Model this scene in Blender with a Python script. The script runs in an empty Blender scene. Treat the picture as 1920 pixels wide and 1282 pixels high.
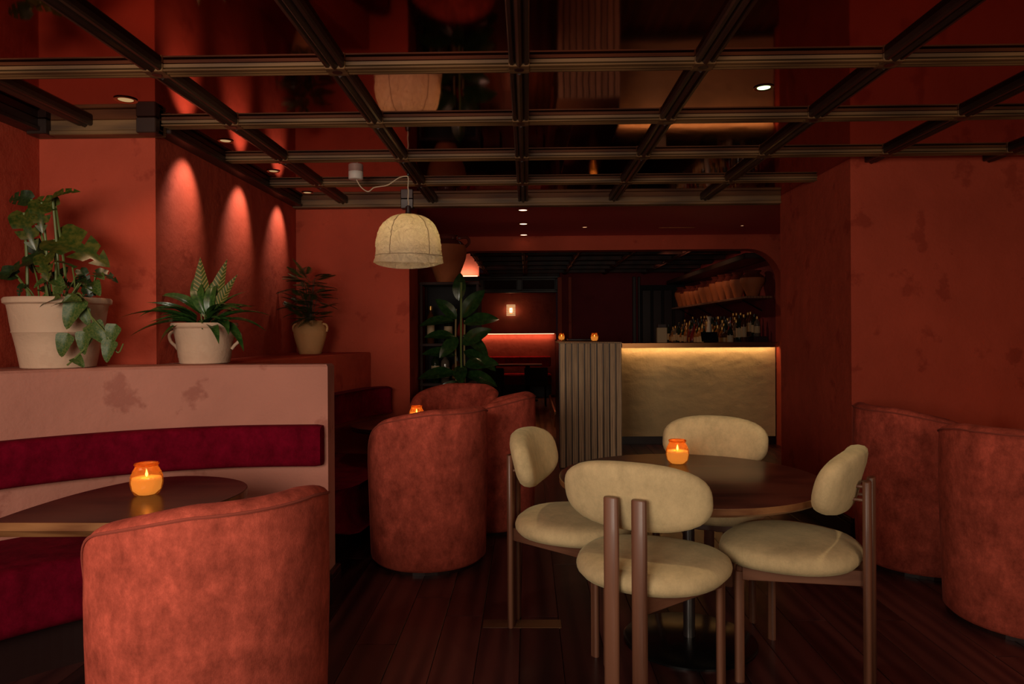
import bpy, math, random
from mathutils import Vector, Matrix, noise
random.seed(7)
PI = math.pi
S = bpy.context.scene
C = S.collection

# ------------------------------------------------------------------ camera
H = 1.35
cam = bpy.data.cameras.new('camera'); cam_o = bpy.data.objects.new('camera', cam); C.objects.link(cam_o)
cam.sensor_width = 36; cam.lens = 1313.3 / 1920 * 36; cam.shift_y = -19.9 / 1920
cam.clip_start = 0.05; cam.clip_end = 60
cam_o.matrix_world = (Matrix.Translation((0, 0, H)) @ Matrix.Rotation(0.0213, 4, 'Z')
                      @ Matrix.Rotation(PI / 2, 4, 'X') @ Matrix.Rotation(-0.0058, 4, 'Z'))
S.camera = cam_o
# ------------------------------------------------------------------ world, exposure
w = bpy.data.worlds.new('world'); S.world = w; w.use_nodes = True
w.node_tree.nodes['Background'].inputs[0].default_value = (0.02, 0.008, 0.01, 1)
w.node_tree.nodes['Background'].inputs[1].default_value = 0.25
vs = S.view_settings
vs.view_transform = 'Standard'; vs.look = 'None'; vs.gamma = 1; vs.exposure = 0.0; vs.use_curve_mapping = False
# ------------------------------------------------------------------ large lights: dusk daylight through the street window
def area(name, loc, rot, sx, sy, power, col, spread=PI):
    l = bpy.data.lights.new(name, 'AREA'); l.shape = 'RECTANGLE'; l.size = sx; l.size_y = sy
    l.energy = power; l.color = col; l.spread = spread
    o = bpy.data.objects.new(name, l); C.objects.link(o); o.location = loc; o.rotation_euler = rot
    return o
area('window_daylight', (-1.45, -0.79, 1.62), (PI / 2, 0, 0), 1.9, 1.3, 42, (1.0, 0.87, 0.71), math.radians(125))
area('window_daylight_side', (1.9, -0.79, 1.62), (PI / 2, 0, 0), 1.6, 1.3, 15, (1.0, 0.76, 0.56), math.radians(140))

def spot(name, loc, target, power, col, half_deg, blend=0.6, size=0.03):
    l = bpy.data.lights.new(name, 'SPOT'); l.energy = power; l.color = col
    l.spot_size = math.radians(half_deg * 2); l.spot_blend = blend; l.shadow_soft_size = size
    o = bpy.data.objects.new(name, l); C.objects.link(o); o.location = loc
    o.rotation_euler = (Vector(target) - Vector(loc)).to_track_quat('-Z', 'Y').to_euler()
    return o
def point(name, loc, power, col, size=0.03):
    l = bpy.data.lights.new(name, 'POINT'); l.energy = power; l.color = col; l.shadow_soft_size = size
    o = bpy.data.objects.new(name, l); C.objects.link(o); o.location = loc
    return o

# ------------------------------------------------------------------ materials
def lin(c): return tuple(((v / 12.92) if v <= 0.04045 else ((v + 0.055) / 1.055) ** 2.4) for v in c)
class NT:
    def __init__(s, name):
        s.m = bpy.data.materials.new(name); s.m.use_nodes = True; s.t = s.m.node_tree
        s.b = s.t.nodes['Principled BSDF']
    def n(s, typ, **kw):
        nd = s.t.nodes.new(typ)
        for k, v in kw.items():
            if k in nd.inputs: nd.inputs[k].default_value = v
            else: setattr(nd, k, v)
        return nd
    def l(s, a, b): s.t.links.new(a, b)
    def coords(s, kind='Object', scale=(1, 1, 1)):
        tc = s.n('ShaderNodeTexCoord'); mp = s.n('ShaderNodeMapping'); mp.inputs['Scale'].default_value = scale
        s.l(tc.outputs[kind], mp.inputs['Vector']); s.map = mp
        return mp.outputs['Vector']
    def ramp(s, fac, stops):
        r = s.n('ShaderNodeValToRGB'); e = r.color_ramp.elements
        while len(e) > 1: e.remove(e[0])
        e[0].position = stops[0][0]; e[0].color = (*stops[0][1], 1)
        for p, c in stops[1:]:
            x = e.new(p); x.color = (*c, 1)
        s.l(fac, r.inputs['Fac']); return r.outputs['Color']
    def bump(s, fac, strength, dist=0.01, prev=None):
        b = s.n('ShaderNodeBump'); b.inputs['Strength'].default_value = strength; b.inputs['Distance'].default_value = dist
        s.l(fac, b.inputs['Height'])
        if prev is not None: s.l(prev, b.inputs['Normal'])
        return b.outputs['Normal']
    def set(s, **kw):
        for k, v in kw.items():
            k = k.replace('_', ' ')
            if isinstance(v, tuple) and len(v) == 3: v = (*v, 1)
            s.b.inputs[k].default_value = v
        return s
def world_noise(t, scale, detail=4, rough=0.5, kind='Object', sc=(1, 1, 1), vec=None):
    n = t.n('ShaderNodeTexNoise'); n.inputs['Scale'].default_value = scale
    n.inputs['Detail'].default_value = detail; n.inputs['Roughness'].default_value = rough
    t.l(vec if vec is not None else t.coords(kind, sc), n.inputs['Vector'])
    return n.outputs['Fac']
def mul(c, k): return tuple(v * k for v in c)
def plain(name, col, rough=0.5, metal=0.0, **kw):
    t = NT(name).set(Base_Color=col, Roughness=rough, Metallic=metal, **kw); return t.m
def emit(name, col, power):
    t = NT(name).set(Base_Color=(0, 0, 0), Roughness=0.5)
    t.b.inputs['Emission Color'].default_value = (*col, 1); t.b.inputs['Emission Strength'].default_value = power
    return t.m
def plaster(name, col, rough=0.75, blot=0.55):
    t = NT(name); v = t.coords('Object')
    big = world_noise(t, 1.7, 3, 0.55, vec=v)
    c1 = t.ramp(big, [(0.3, mul(col, 0.86)), (0.7, mul(col, 1.12))])
    blo = world_noise(t, 4.3, 5, 0.6, vec=v)
    f = t.ramp(blo, [(0.60, (0, 0, 0)), (0.66, (1, 1, 1))])
    mx = t.n('ShaderNodeMixRGB'); mx.blend_type = 'MULTIPLY'
    mlt = t.n('ShaderNodeMath', operation='MULTIPLY'); t.l(f, mlt.inputs[0]); mlt.inputs[1].default_value = blot
    t.l(mlt.outputs[0], mx.inputs[0]); t.l(c1, mx.inputs[1]); mx.inputs[2].default_value = (0.60, 0.45, 0.45, 1)
    t.l(mx.outputs[0], t.b.inputs['Base Color'])
    fine = world_noise(t, 55, 5, 0.65, vec=v); mid = world_noise(t, 6, 4, 0.5, vec=v)
    nb = t.bump(mid, 0.4, 0.03); t.l(t.bump(fine, 0.35, 0.006, nb), t.b.inputs['Normal'])
    t.set(Roughness=rough); t.b.inputs['Specular IOR Level'].default_value = 0.15; return t.m
def velvet(name, col, lo=0.62, hi=1.35, sheen=0.5, scale=11):
    t = NT(name); v = t.coords('Object', (1, 1, 0.75))
    a = world_noise(t, scale, 9, 0.78, vec=v)
    t.l(t.ramp(a, [(0.36, mul(col, lo)), (0.52, col), (0.66, mul(col, hi))]), t.b.inputs['Base Color'])
    f = world_noise(t, 260, 2, 0.6, vec=v); t.l(t.bump(f, 0.25, 0.003, t.bump(a, 0.12, 0.01)), t.b.inputs['Normal'])
    t.set(Roughness=0.9, Sheen_Weight=sheen, Sheen_Roughness=0.35)
    t.b.inputs['Sheen Tint'].default_value = (*[min(1, x * 1.6 + 0.1) for x in col], 1)
    t.b.inputs['Specular IOR Level'].default_value = 0.03
    return t.m
def wood(name, c1, c2, rough=0.4, sc=(14, 14, 1.2), coat=0.0, rnd=0.0, bump=0.08):
    t = NT(name); v = t.coords('Object', sc)
    if rnd:
        oi = t.n('ShaderNodeObjectInfo'); cb = t.n('ShaderNodeCombineXYZ')
        m1 = t.n('ShaderNodeMath', operation='MULTIPLY'); t.l(oi.outputs['Random'], m1.inputs[0]); m1.inputs[1].default_value = 37.0
        for i in range(3): t.l(m1.outputs[0], cb.inputs[i])
        t.l(cb.outputs[0], t.map.inputs['Location'])
    nz = world_noise(t, 1.0, 6, 0.62, vec=v)
    wv = t.n('ShaderNodeTexWave'); wv.inputs['Scale'].default_value = 0.35; wv.inputs['Distortion'].default_value = 7
    wv.inputs['Detail'].default_value = 3; wv.inputs['Detail Scale'].default_value = 0.6; t.l(v, wv.inputs['Vector'])
    ad = t.n('ShaderNodeMath', operation='ADD'); m2 = t.n('ShaderNodeMath', operation='MULTIPLY')
    t.l(wv.outputs['Fac'], m2.inputs[0]); m2.inputs[1].default_value = 0.35
    t.l(nz, ad.inputs[0]); t.l(m2.outputs[0], ad.inputs[1])
    col = t.ramp(ad.outputs[0], [(0.38, c1), (0.85, c2)])
    if rnd:
        hs = t.n('ShaderNodeHueSaturation'); t.l(col, hs.inputs['Color'])
        mr = t.n('ShaderNodeMapRange'); t.l(oi.outputs['Random'], mr.inputs[0])
        mr.inputs[3].default_value = 1 - rnd; mr.inputs[4].default_value = 1 + rnd
        t.l(mr.outputs[0], hs.inputs['Value']); col = hs.outputs['Color']
    t.l(col, t.b.inputs['Base Color'])
    t.l(t.bump(nz, bump, 0.004), t.b.inputs['Normal'])
    t.set(Roughness=rough, Coat_Weight=coat, Coat_Roughness=0.12); return t.m

TERRA = (0.45, 0.067, 0.034)
M = {}
M['plaster'] = plaster('terracotta_plaster', TERRA)
M['plaster_lit'] = plaster('lit_plaster', (0.485, 0.20, 0.145), blot=0.6)  # wall plaster again, with the light on it put in as paler pink
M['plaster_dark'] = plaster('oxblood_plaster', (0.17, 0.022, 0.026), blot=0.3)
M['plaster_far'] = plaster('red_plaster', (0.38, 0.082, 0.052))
M['soffit'] = plain('oxblood_paint', (0.55, 0.055, 0.07), 0.5)
M['velvet'] = velvet('terracotta_velvet', (0.46, 0.083, 0.052), lo=0.58, hi=1.5, sheen=0.10)
M['velvet_dark'] = velvet('crimson_velvet', (0.14, 0.002, 0.012), sheen=0.06)
M['velvet_red'] = velvet('scarlet_velvet', (0.33, 0.012, 0.014), sheen=0.2)
M['beige'] = velvet('sand_velvet', (0.74, 0.56, 0.30), lo=0.78, hi=1.16, sheen=0.25, scale=6)
M['piping'] = plain('piping_fabric', (0.30, 0.05, 0.028), 0.9)
M['walnut'] = wood('walnut', (0.10, 0.035, 0.018), (0.24, 0.10, 0.055), 0.42, (26, 26, 1.6), coat=0.15)
M['walnut_h'] = wood('walnut_rail', (0.10, 0.035, 0.018), (0.24, 0.10, 0.055), 0.42, (1.6, 1.6, 26), coat=0.15)
M['beam'] = wood('dark_shaded_oak', (0.010, 0.004, 0.003), (0.032, 0.013, 0.008), 0.42, (3, 3, 3), coat=0.1)  # dark oak; shade on the depth beams is put into the colour
M['beam_lit'] = wood('oak_lit', (0.075, 0.034, 0.012), (0.20, 0.098, 0.034), 0.6, (1.5, 30, 30))  # same beam oak, lightened: light on camera-facing sides painted in
M['beam_far'] = wood('red_stained_beam', (0.014, 0.004, 0.004), (0.06, 0.014, 0.011), 0.5, (3, 3, 3))
M['tabletop'] = wood('mahogany_top', (0.036, 0.009, 0.007), (0.10, 0.026, 0.016), 0.30, (2, 16, 16), coat=0.08)
M['tableedge'] = wood('table_edge_oak', (0.16, 0.055, 0.02), (0.34, 0.15, 0.055), 0.35, (3, 30, 30), coat=0.2)
M['floor'] = wood('floor_oak', (0.014, 0.0035, 0.005), (0.072, 0.019, 0.016), 0.33, (9, 1.0, 9), coat=0.12, rnd=0.45, bump=0.25)
M['floor_lit'] = wood('floor_oak_lit', (0.10, 0.03, 0.012), (0.22, 0.075, 0.028), 0.3, (9, 1.0, 9), coat=0.12, rnd=0.3, bump=0.15)  # same floor oak, with the orange lamplight painted into a brighter colour
M['strip'] = wood('threshold_oak', (0.07, 0.03, 0.014), (0.17, 0.075, 0.03), 0.4, (1.2, 14, 14))
M['slat'] = wood('weathered_oak', (0.26, 0.155, 0.085), (0.56, 0.37, 0.21), 0.7, (46, 46, 3.2), rnd=0.18, bump=0.5)
M['dark'] = plain('black_gap', (0.006, 0.003, 0.003), 0.8)
M['base'] = plain('black_skirting', (0.022, 0.008, 0.007), 0.35)
M['matte'] = plain('matte_dark_timber', (0.035, 0.013, 0.010), 0.85)
M['black_metal'] = plain('black_metal', (0.02, 0.02, 0.02), 0.2, 0.7)
M['steel'] = plain('brushed_steel', (0.20, 0.19, 0.18), 0.3, 0.9)
M['brass'] = plain('aged_brass', (0.55, 0.26, 0.10), 0.3, 1.0)
M['white'] = plain('white_plastic', (0.62, 0.56, 0.50), 0.45)
M['cord'] = plain('cream_cord', (0.55, 0.42, 0.28), 0.8)
M['rope'] = M['cord']
t = NT('smoked_mirror').set(Base_Color=(0.31, 0.078, 0.046), Metallic=1.0, Roughness=0.05)
t.l(t.bump(world_noise(t, 2.2, 2, 0.5), 0.05, 0.02), t.b.inputs['Normal']); M['mirror'] = t.m
M['pot'] = plaster('chalky_clay', (0.56, 0.375, 0.255), 0.6, blot=0.15)
M['pot_tan'] = plaster('sandstone_clay', (0.60, 0.32, 0.13), 0.65, blot=0.2)
M['terracotta'] = plaster('orange_clay', (0.34, 0.095, 0.035), 0.6, blot=0.2)
M['glaze'] = plain('brown_glaze', (0.10, 0.02, 0.014), 0.16)
M['soil'] = plain('soil', (0.012, 0.007, 0.004), 0.95)
def leafmat(name, c1, c2, rough=0.35, sc=9, trans=0.25):
    t = NT(name); v = t.coords('Object', (1, 1, 1))
    t.l(t.ramp(world_noise(t, sc, 4, 0.6, vec=v), [(0.4, c1), (0.62, c2)]), t.b.inputs['Base Color'])
    t.set(Roughness=rough); return t.m
M['leaf_monstera'] = leafmat('monstera_leaf', (0.022, 0.045, 0.006), (0.085, 0.080, 0.012), 0.32, 10)
M['leaf_pothos'] = leafmat('pothos_leaf', (0.022, 0.065, 0.008), (0.10, 0.12, 0.025), 0.5, 14)
M['leaf_dark'] = leafmat('dark_green_leaf', (0.007, 0.02, 0.005), (0.02, 0.04, 0.009), 0.35, 12)
M['leaf_lily'] = leafmat('lance_leaf', (0.016, 0.055, 0.010), (0.05, 0.11, 0.02), 0.3, 16)
M['leaf_stripe'] = leafmat('striped_leaf', (0.07, 0.10, 0.02), (0.30, 0.22, 0.08), 0.4, 40)
t = NT('striped_leaf_herringbone'); tc = t.n('ShaderNodeTexCoord'); sx = t.n('ShaderNodeSeparateXYZ'); t.l(tc.outputs['Object'], sx.inputs[0])
ab = t.n('ShaderNodeMath', operation='ABSOLUTE'); t.l(sx.outputs[0], ab.inputs[0])
m_a = t.n('ShaderNodeMath', operation='SUBTRACT'); t.l(sx.outputs[1], m_a.inputs[0]); t.l(ab.outputs[0], m_a.inputs[1])
m_b = t.n('ShaderNodeMath', operation='MULTIPLY'); t.l(m_a.outputs[0], m_b.inputs[0]); m_b.inputs[1].default_value = 85
m_c = t.n('ShaderNodeMath', operation='SINE'); t.l(m_b.outputs[0], m_c.inputs[0])
t.l(t.ramp(m_c.outputs[0], [(0.35, (0.05, 0.075, 0.012)), (0.65, (0.26, 0.19, 0.06))]), t.b.inputs['Base Color']); t.set(Roughness=0.45)
M['leaf_stripe'] = t.m
M['leaf_palm'] = leafmat('palm_leaf', (0.022, 0.035, 0.008), (0.07, 0.07, 0.015), 0.4, 12)
M['leaf_fig'] = leafmat('fig_leaf', (0.010, 0.030, 0.008), (0.022, 0.055, 0.012), 0.22, 6)
M['stem'] = plain('green_stem', (0.12, 0.15, 0.035), 0.5)
M['cane'] = plain('bamboo_cane', (0.22, 0.15, 0.06), 0.5)
M['bark'] = plain('brown_stem', (0.06, 0.035, 0.015), 0.6)
M['tabletop'].node_tree.nodes['Principled BSDF'].inputs['Specular IOR Level'].default_value = 0.18
# paper shade
t = NT('crumpled_paper'); v = t.coords('Object')
n1 = world_noise(t, 14, 6, 0.7, vec=v)
vo = t.n('ShaderNodeTexVoronoi'); vo.feature = 'DISTANCE_TO_EDGE'; vo.inputs['Scale'].default_value = 17
ds = t.n('ShaderNodeVectorMath', operation='ADD'); nn = t.n('ShaderNodeTexNoise'); nn.inputs['Scale'].default_value = 9
t.l(v, nn.inputs['Vector']); sc_ = t.n('ShaderNodeVectorMath', operation='SCALE'); t.l(nn.outputs['Color'], sc_.inputs[0]); sc_.inputs['Scale'].default_value = 0.16
t.l(v, ds.inputs[0]); t.l(sc_.outputs[0], ds.inputs[1]); t.l(ds.outputs[0], vo.inputs['Vector'])
nb = t.bump(n1, 0.9, 0.035); nb = t.bump(vo.outputs['Distance'], 0.8, 0.02, nb)
t.l(t.ramp(n1, [(0.35, (0.60, 0.48, 0.34)), (0.65, (0.80, 0.68, 0.51))]), t.b.inputs['Base Color'])
t.l(nb, t.b.inputs['Normal']); t.set(Roughness=0.8)
tr = t.n('ShaderNodeBsdfTranslucent'); tr.inputs['Color'].default_value = (0.92, 0.76, 0.48, 1); t.l(nb, tr.inputs['Normal'])
mx = t.n('ShaderNodeMixShader'); mx.inputs[0].default_value = 0.34
t.l(t.b.outputs[0], mx.inputs[1]); t.l(tr.outputs[0], mx.inputs[2]); t.l(mx.outputs[0], t.t.nodes['Material Output'].inputs['Surface'])
M['paper'] = t.m
M['seam'] = plain('paper_seam', (0.30, 0.21, 0.11), 0.8)
def thinglass(name, col, fac=0.35, rough=0.05):
    t = NT(name); t.set(Base_Color=col, Roughness=rough)
    tp = t.n('ShaderNodeBsdfTransparent'); tp.inputs['Color'].default_value = (*[min(1, c ** 0.5) for c in col], 1)
    mx = t.n('ShaderNodeMixShader'); mx.inputs[0].default_value = fac
    t.l(tp.outputs[0], mx.inputs[1]); t.l(t.b.outputs[0], mx.inputs[2]); t.l(mx.outputs[0], t.t.nodes['Material Output'].inputs['Surface'])
    return t.m
t = NT('amber_candle_glass'); v = t.coords('Object', (1, 1, 1))
vo = t.n('ShaderNodeTexVoronoi'); vo.inputs['Scale'].default_value = 38; t.l(v, vo.inputs['Vector'])
nb = t.bump(vo.outputs['Distance'], 0.9, 0.01)
t.set(Base_Color=(0.55, 0.16, 0.025), Roughness=0.08); t.l(nb, t.b.inputs['Normal'])
tp = t.n('ShaderNodeBsdfTransparent'); tp.inputs['Color'].default_value = (0.95, 0.54, 0.19, 1)
tl = t.n('ShaderNodeBsdfTranslucent'); tl.inputs['Color'].default_value = (0.85, 0.42, 0.11, 1); t.l(nb, tl.inputs['Normal'])
m1 = t.n('ShaderNodeMixShader'); m1.inputs[0].default_value = 0.18; t.l(tp.outputs[0], m1.inputs[1]); t.l(tl.outputs[0], m1.inputs[2])
mx = t.n('ShaderNodeMixShader'); mx.inputs[0].default_value = 0.3
t.l(m1.outputs[0], mx.inputs[1]); t.l(t.b.outputs[0], mx.inputs[2]); t.l(mx.outputs[0], t.t.nodes['Material Output'].inputs['Surface'])
M['amber'] = t.m
t = NT('candle_wax').set(Base_Color=(0.80, 0.50, 0.16), Roughness=0.6)
t.b.inputs['Emission Color'].default_value = (1.0, 0.60, 0.22, 1); t.b.inputs['Emission Strength'].default_value = 0.75
M['wax'] = t.m
M['flame'] = emit('flame', (1.0, 0.62, 0.22), 14)
M['g_brown'] = plain('brown_bottle_glass', (0.055, 0.018, 0.006), 0.06)
M['g_green'] = plain('green_bottle_glass', (0.010, 0.016, 0.006), 0.06)
M['g_amber'] = plain('whisky', (0.22, 0.075, 0.015), 0.08)
M['g_clear'] = plain('clear_bottle_glass', (0.10, 0.07, 0.05), 0.06)
M['g_red'] = plain('red_liqueur', (0.16, 0.012, 0.008), 0.08)
M['lab_cream'] = plain('cream_label', (0.42, 0.28, 0.15), 0.7)
M['lab_dark'] = plain('dark_label', (0.03, 0.012, 0.010), 0.6)
M['lab_gold'] = plain('ochre_label', (0.36, 0.17, 0.04), 0.5)
M['cap_b'] = plain('black_cap', (0.01, 0.01, 0.01), 0.4)
M['cap_g'] = plain('gold_cap', (0.55, 0.30, 0.08), 0.35, 0.8)
M['porcelain'] = plain('pale_ceramic', (0.42, 0.34, 0.26), 0.35)
M['decanter'] = thinglass('decanter_glass', (0.20, 0.03, 0.035), 0.5)

# ------------------------------------------------------------------ mesh builder
class MB:
    def __init__(s): s.v = []; s.f = []; s.mi = []; s.cur = 0
    def add(s, vs_, fs, ):
        o = len(s.v); s.v += [tuple(p) for p in vs_]
        for f in fs: s.f.append(tuple(o + i for i in f)); s.mi.append(s.cur)
        return s
    def box(s, x0, x1, y0, y1, z0, z1):
        return s.add([(x0, y0, z0), (x1, y0, z0), (x1, y1, z0), (x0, y1, z0), (x0, y0, z1), (x1, y0, z1), (x1, y1, z1), (x0, y1, z1)],
                     [(0, 3, 2, 1), (4, 5, 6, 7), (0, 1, 5, 4), (1, 2, 6, 5), (2, 3, 7, 6), (3, 0, 4, 7)])
    def cbox(s, x0, x1, y0, y1, z0, z1, c=0.004):
        # box with chamfered vertical and top edges
        pl = [(x0 + c, y0), (x1 - c, y0), (x1, y0 + c), (x1, y1 - c), (x1 - c, y1), (x0 + c, y1), (x0, y1 - c), (x0, y0 + c)]
        cx, cy = (x0 + x1) / 2, (y0 + y1) / 2
        def ring(z, k): return [(cx + (px - cx) * (1 - k / max(1e-6, (x1 - x0) / 2)), cy + (py - cy) * (1 - k / max(1e-6, (y1 - y0) / 2)), z) for px, py in pl]
        return s.rings([ring(z0, c), ring(z0 + c, 0), ring(z1 - c, 0), ring(z1, c)])
    def rings(s, rs, cap0=True, cap1=True, closed=True):
        n = len(rs[0]); vs_ = [p for r in rs for p in r]; fs = []
        for i in range(len(rs) - 1):
            for j in range(n if closed else n - 1):
                k = (j + 1) % n
                fs.append((i * n + j, i * n + k, (i + 1) * n + k, (i + 1) * n + j))
        if cap0: fs.append(tuple(reversed(range(n))))
        if cap1: fs.append(tuple((len(rs) - 1) * n + i for i in range(n)))
        return s.add(vs_, fs)
    def lathe(s, prof, n=32, cx=0, cy=0, cap0=True, cap1=True):
        return s.rings([[(cx + r * math.cos(2 * PI * k / n), cy + r * math.sin(2 * PI * k / n), z) for k in range(n)] for r, z in prof], cap0, cap1)
    def prism(s, poly, z0, z1, c=0.0):
        if c <= 0: return s.rings([[(x, y, z0) for x, y in poly], [(x, y, z1) for x, y in poly]])
        ins = inset(poly, c)
        return s.rings([[(x, y, z0) for x, y in ins], [(x, y, z0 + c) for x, y in poly], [(x, y, z1 - c) for x, y in poly], [(x, y, z1) for x, y in ins]])
    def tube(s, pts, r, n=8, caps=True):
        pts = [Vector(p) for p in pts]; rs = []; up = Vector((0, 0, 1)); a = None
        for i, p in enumerate(pts):
            d = (pts[min(i + 1, len(pts) - 1)] - pts[max(i - 1, 0)]).normalized()
            if a is None:
                a = d.cross(up)
                if a.length < 0.05: a = d.cross(Vector((1, 0, 0)))
            a = (a - d * a.dot(d)).normalized()
            b = d.cross(a); rr = r[i] if isinstance(r, (list, tuple)) else r
            rs.append([tuple(p + a * rr * math.cos(2 * PI * k / n) + b * rr * math.sin(2 * PI * k / n)) for k in range(n)])
        return s.rings(rs, caps, caps)
    def mesh(s, name, mats, smooth=False, ang=None):
        me = bpy.data.meshes.new(name); me.from_pydata(s.v, [], s.f)
        for m in (mats if isinstance(mats, (list, tuple)) else [mats]): me.materials.append(m)
        for p, i in zip(me.polygons, s.mi): p.material_index = i
        import bmesh
        bm = bmesh.new(); bm.from_mesh(me); bmesh.ops.recalc_face_normals(bm, faces=bm.faces); bm.to_mesh(me); bm.free()
        if smooth:
            for p in me.polygons: p.use_smooth = True
            me.set_sharp_from_angle(angle=math.radians(ang if ang else 40))
        me.update(); return me
    def obj(s, name, mats, parent=None, smooth=False, loc=None, ang=None):
        return link(name, s.mesh(name, mats, smooth, ang), parent, loc)
def inset(poly, c):
    n = len(poly); out = []
    ar = sum(poly[i][0] * poly[(i + 1) % n][1] - poly[(i + 1) % n][0] * poly[i][1] for i in range(n))
    sg = 1 if ar > 0 else -1
    for i in range(n):
        p0, p1, p2 = Vector(poly[i - 1]), Vector(poly[i]), Vector(poly[(i + 1) % n])
        d1 = (p1 - p0).normalized(); d2 = (p2 - p1).normalized()
        nn = Vector((-d1.y - d2.y, d1.x + d2.x))
        nn = nn.normalized() if nn.length > 1e-6 else Vector((-d1.y, d1.x))
        out.append(tuple(p1 + nn * c * sg))
    return out
def link(name, data, parent=None, loc=None):
    o = bpy.data.objects.new(name, data); C.objects.link(o)
    if parent is not None: o.parent = parent
    if loc is not None: o.location = loc
    return o
def tag(o, label, cat, group=None):
    o['label'] = label; o['category'] = cat
    if group: o['group'] = group
    return o
def thing(name, label, cat, loc=(0, 0, 0), rz=0.0, group=None):
    o = link(name, None); o.location = loc; o.rotation_euler = (0, 0, rz); o.empty_display_size = 0.1
    return tag(o, label, cat, group)
def struct(name, mb, mat, label, cat='wall', smooth=False):
    o = mb.obj(name, mat, None, smooth); o['kind'] = 'structure'; o['label'] = label; o['category'] = cat; return o
def dup(root, loc, rz, label=None, group=None, scale=None):
    r = root.copy(); C.objects.link(r); r.location = loc; r.rotation_euler = (0, 0, rz)
    if scale: r.scale = (scale,) * 3
    if label: r['label'] = label
    if group: r['group'] = group
    for ch in list(root.children):
        c = ch.copy(); C.objects.link(c); c.parent = r
        for g in ch.children:
            d = g.copy(); C.objects.link(d); d.parent = c
    return r
def soft(o, lv=1):
    m = o.modifiers.new('sub', 'SUBSURF'); m.levels = lv; m.render_levels = lv; return o
def catmull(pts, n=8, closed=False):
    out = []; N = len(pts)
    for i in range(N if closed else N - 1):
        g = lambda k: Vector(pts[k % N]) if closed else Vector(pts[max(0, min(N - 1, k))])
        p0, p1, p2, p3 = g(i - 1), g(i), g(i + 1), g(i + 2)
        for j in range(n):
            u = j / n
            out.append(0.5 * ((2 * p1) + (p2 - p0) * u + (2 * p0 - 5 * p1 + 4 * p2 - p3) * u * u + (3 * p1 - p0 - 3 * p2 + p3) * u ** 3))
    if not closed: out.append(Vector(pts[-1]))
    return out
def offset_path(path, d):
    out = []
    for i, p in enumerate(path):
        t_ = (Vector(path[min(i + 1, len(path) - 1)]) - Vector(path[max(i - 1, 0)])).normalized()
        out.append((p[0] - t_.y * d, p[1] + t_.x * d))
    return out

# ================================================================== STRUCTURE
XL, XR, YB = -2.53, 4.3, -0.80          # room extents; rear wall behind the camera
XA = -1.92                              # alcove side wall
YF, YW = 3.59, 5.80                     # chimney breast face, back wall face
ZM = 2.439                              # mirror ceiling plane
ZS = 2.452                              # passage soffit
YARCH = 8.13
# floor slab, planks
fl = struct('floor', MB().box(-2.7, 4.5, -1.5, 15.4, -0.12, -0.012), M['dark'], 'dark reddish brown oak plank floor running through the room', 'floor')
PW = 0.178
def plank_mesh(L, mat):
    return MB().cbox(-PW / 2 + 0.0012, PW / 2 - 0.0012, 0, L - 0.0024, -0.012, 0.0, 0.0015).mesh('plank', mat)
pl = {}
rp = random.Random(3)
x = -2.53 + PW / 2; 
while x < 4.3:
    y = -1.2 - rp.random() * 1.2
    while y < 8.85:
        L = rp.choice([1.1, 1.5, 1.9])
        if y + L > 8.5: L = round(8.9 - y, 3)
        if y + L > 1.2 and x < 3.9:
            if L not in pl: pl[L] = plank_mesh(L, M['floor'])
            o = link('plank', pl[L], fl); o.location = (x, y, 0)
        y += L
    x += PW
pf = {}
x = -1.95 + PW / 2
while x < 2.9:
    y = 8.9
    while y < 14.9:
        L = 1.9
        if L not in pf: pf[L] = plank_mesh(L, M['floor_lit'])
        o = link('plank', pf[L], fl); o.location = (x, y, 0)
        y += L
    x += PW
rest = MB(); rest.box(-2.6, 4.4, -1.5, 1.0, -0.012, -0.0035)
o = rest.obj('floor_rear', M['floor'], fl)
# pale cross strip in the floor
o = MB().cbox(-0.21, 0.15, 3.19, 3.28, -0.004, 0.0015, 0.001).obj('threshold_strip', M['strip'], fl)

# walls
struct('wall_left', MB().box(XL - 0.15, XL, YB, YF, 0, 2.6), M['plaster'], 'rust red plaster side wall left of the plant ledge')
b = MB(); b.box(XL - 0.15, XA, YF, 6.4, 0, 2.6)
struct('wall_alcove', b, M['plaster'], 'rust plaster wall washed by three downlights')
struct('wall_back', MB().box(XA, -0.975, YW, 6.25, 0, 2.6), M['plaster'], 'rust plaster back wall behind the palm jar')
struct('wall_right', MB().box(2.067, XR + 0.15, 4.51, 5.75, 0, 2.6), M['plaster'], 'deep rust plaster pier behind the armchairs')
struct('wall_side', MB().box(XR, XR + 0.15, YB, 4.51, 0, 2.6), M['plaster'], 'rust plaster wall on the far side of the armchairs')
# rear wall with the window openings
b = MB(); zz = (0.95, 2.28)
for x0, x1 in ((XL - 0.15, -2.35), (-0.25, 1.05), (2.75, XR + 0.15)): b.box(x0, x1, YB - 0.15, YB, 0, 2.6)
for x0, x1 in ((-2.35, -0.25), (1.05, 2.75)): b.box(x0, x1, YB - 0.15, YB, 0, zz[0]); b.box(x0, x1, YB - 0.15, YB, zz[1], 2.6)
struct('wall_rear', b, M['plaster_dark'], 'oxblood wall with the street windows')
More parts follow.
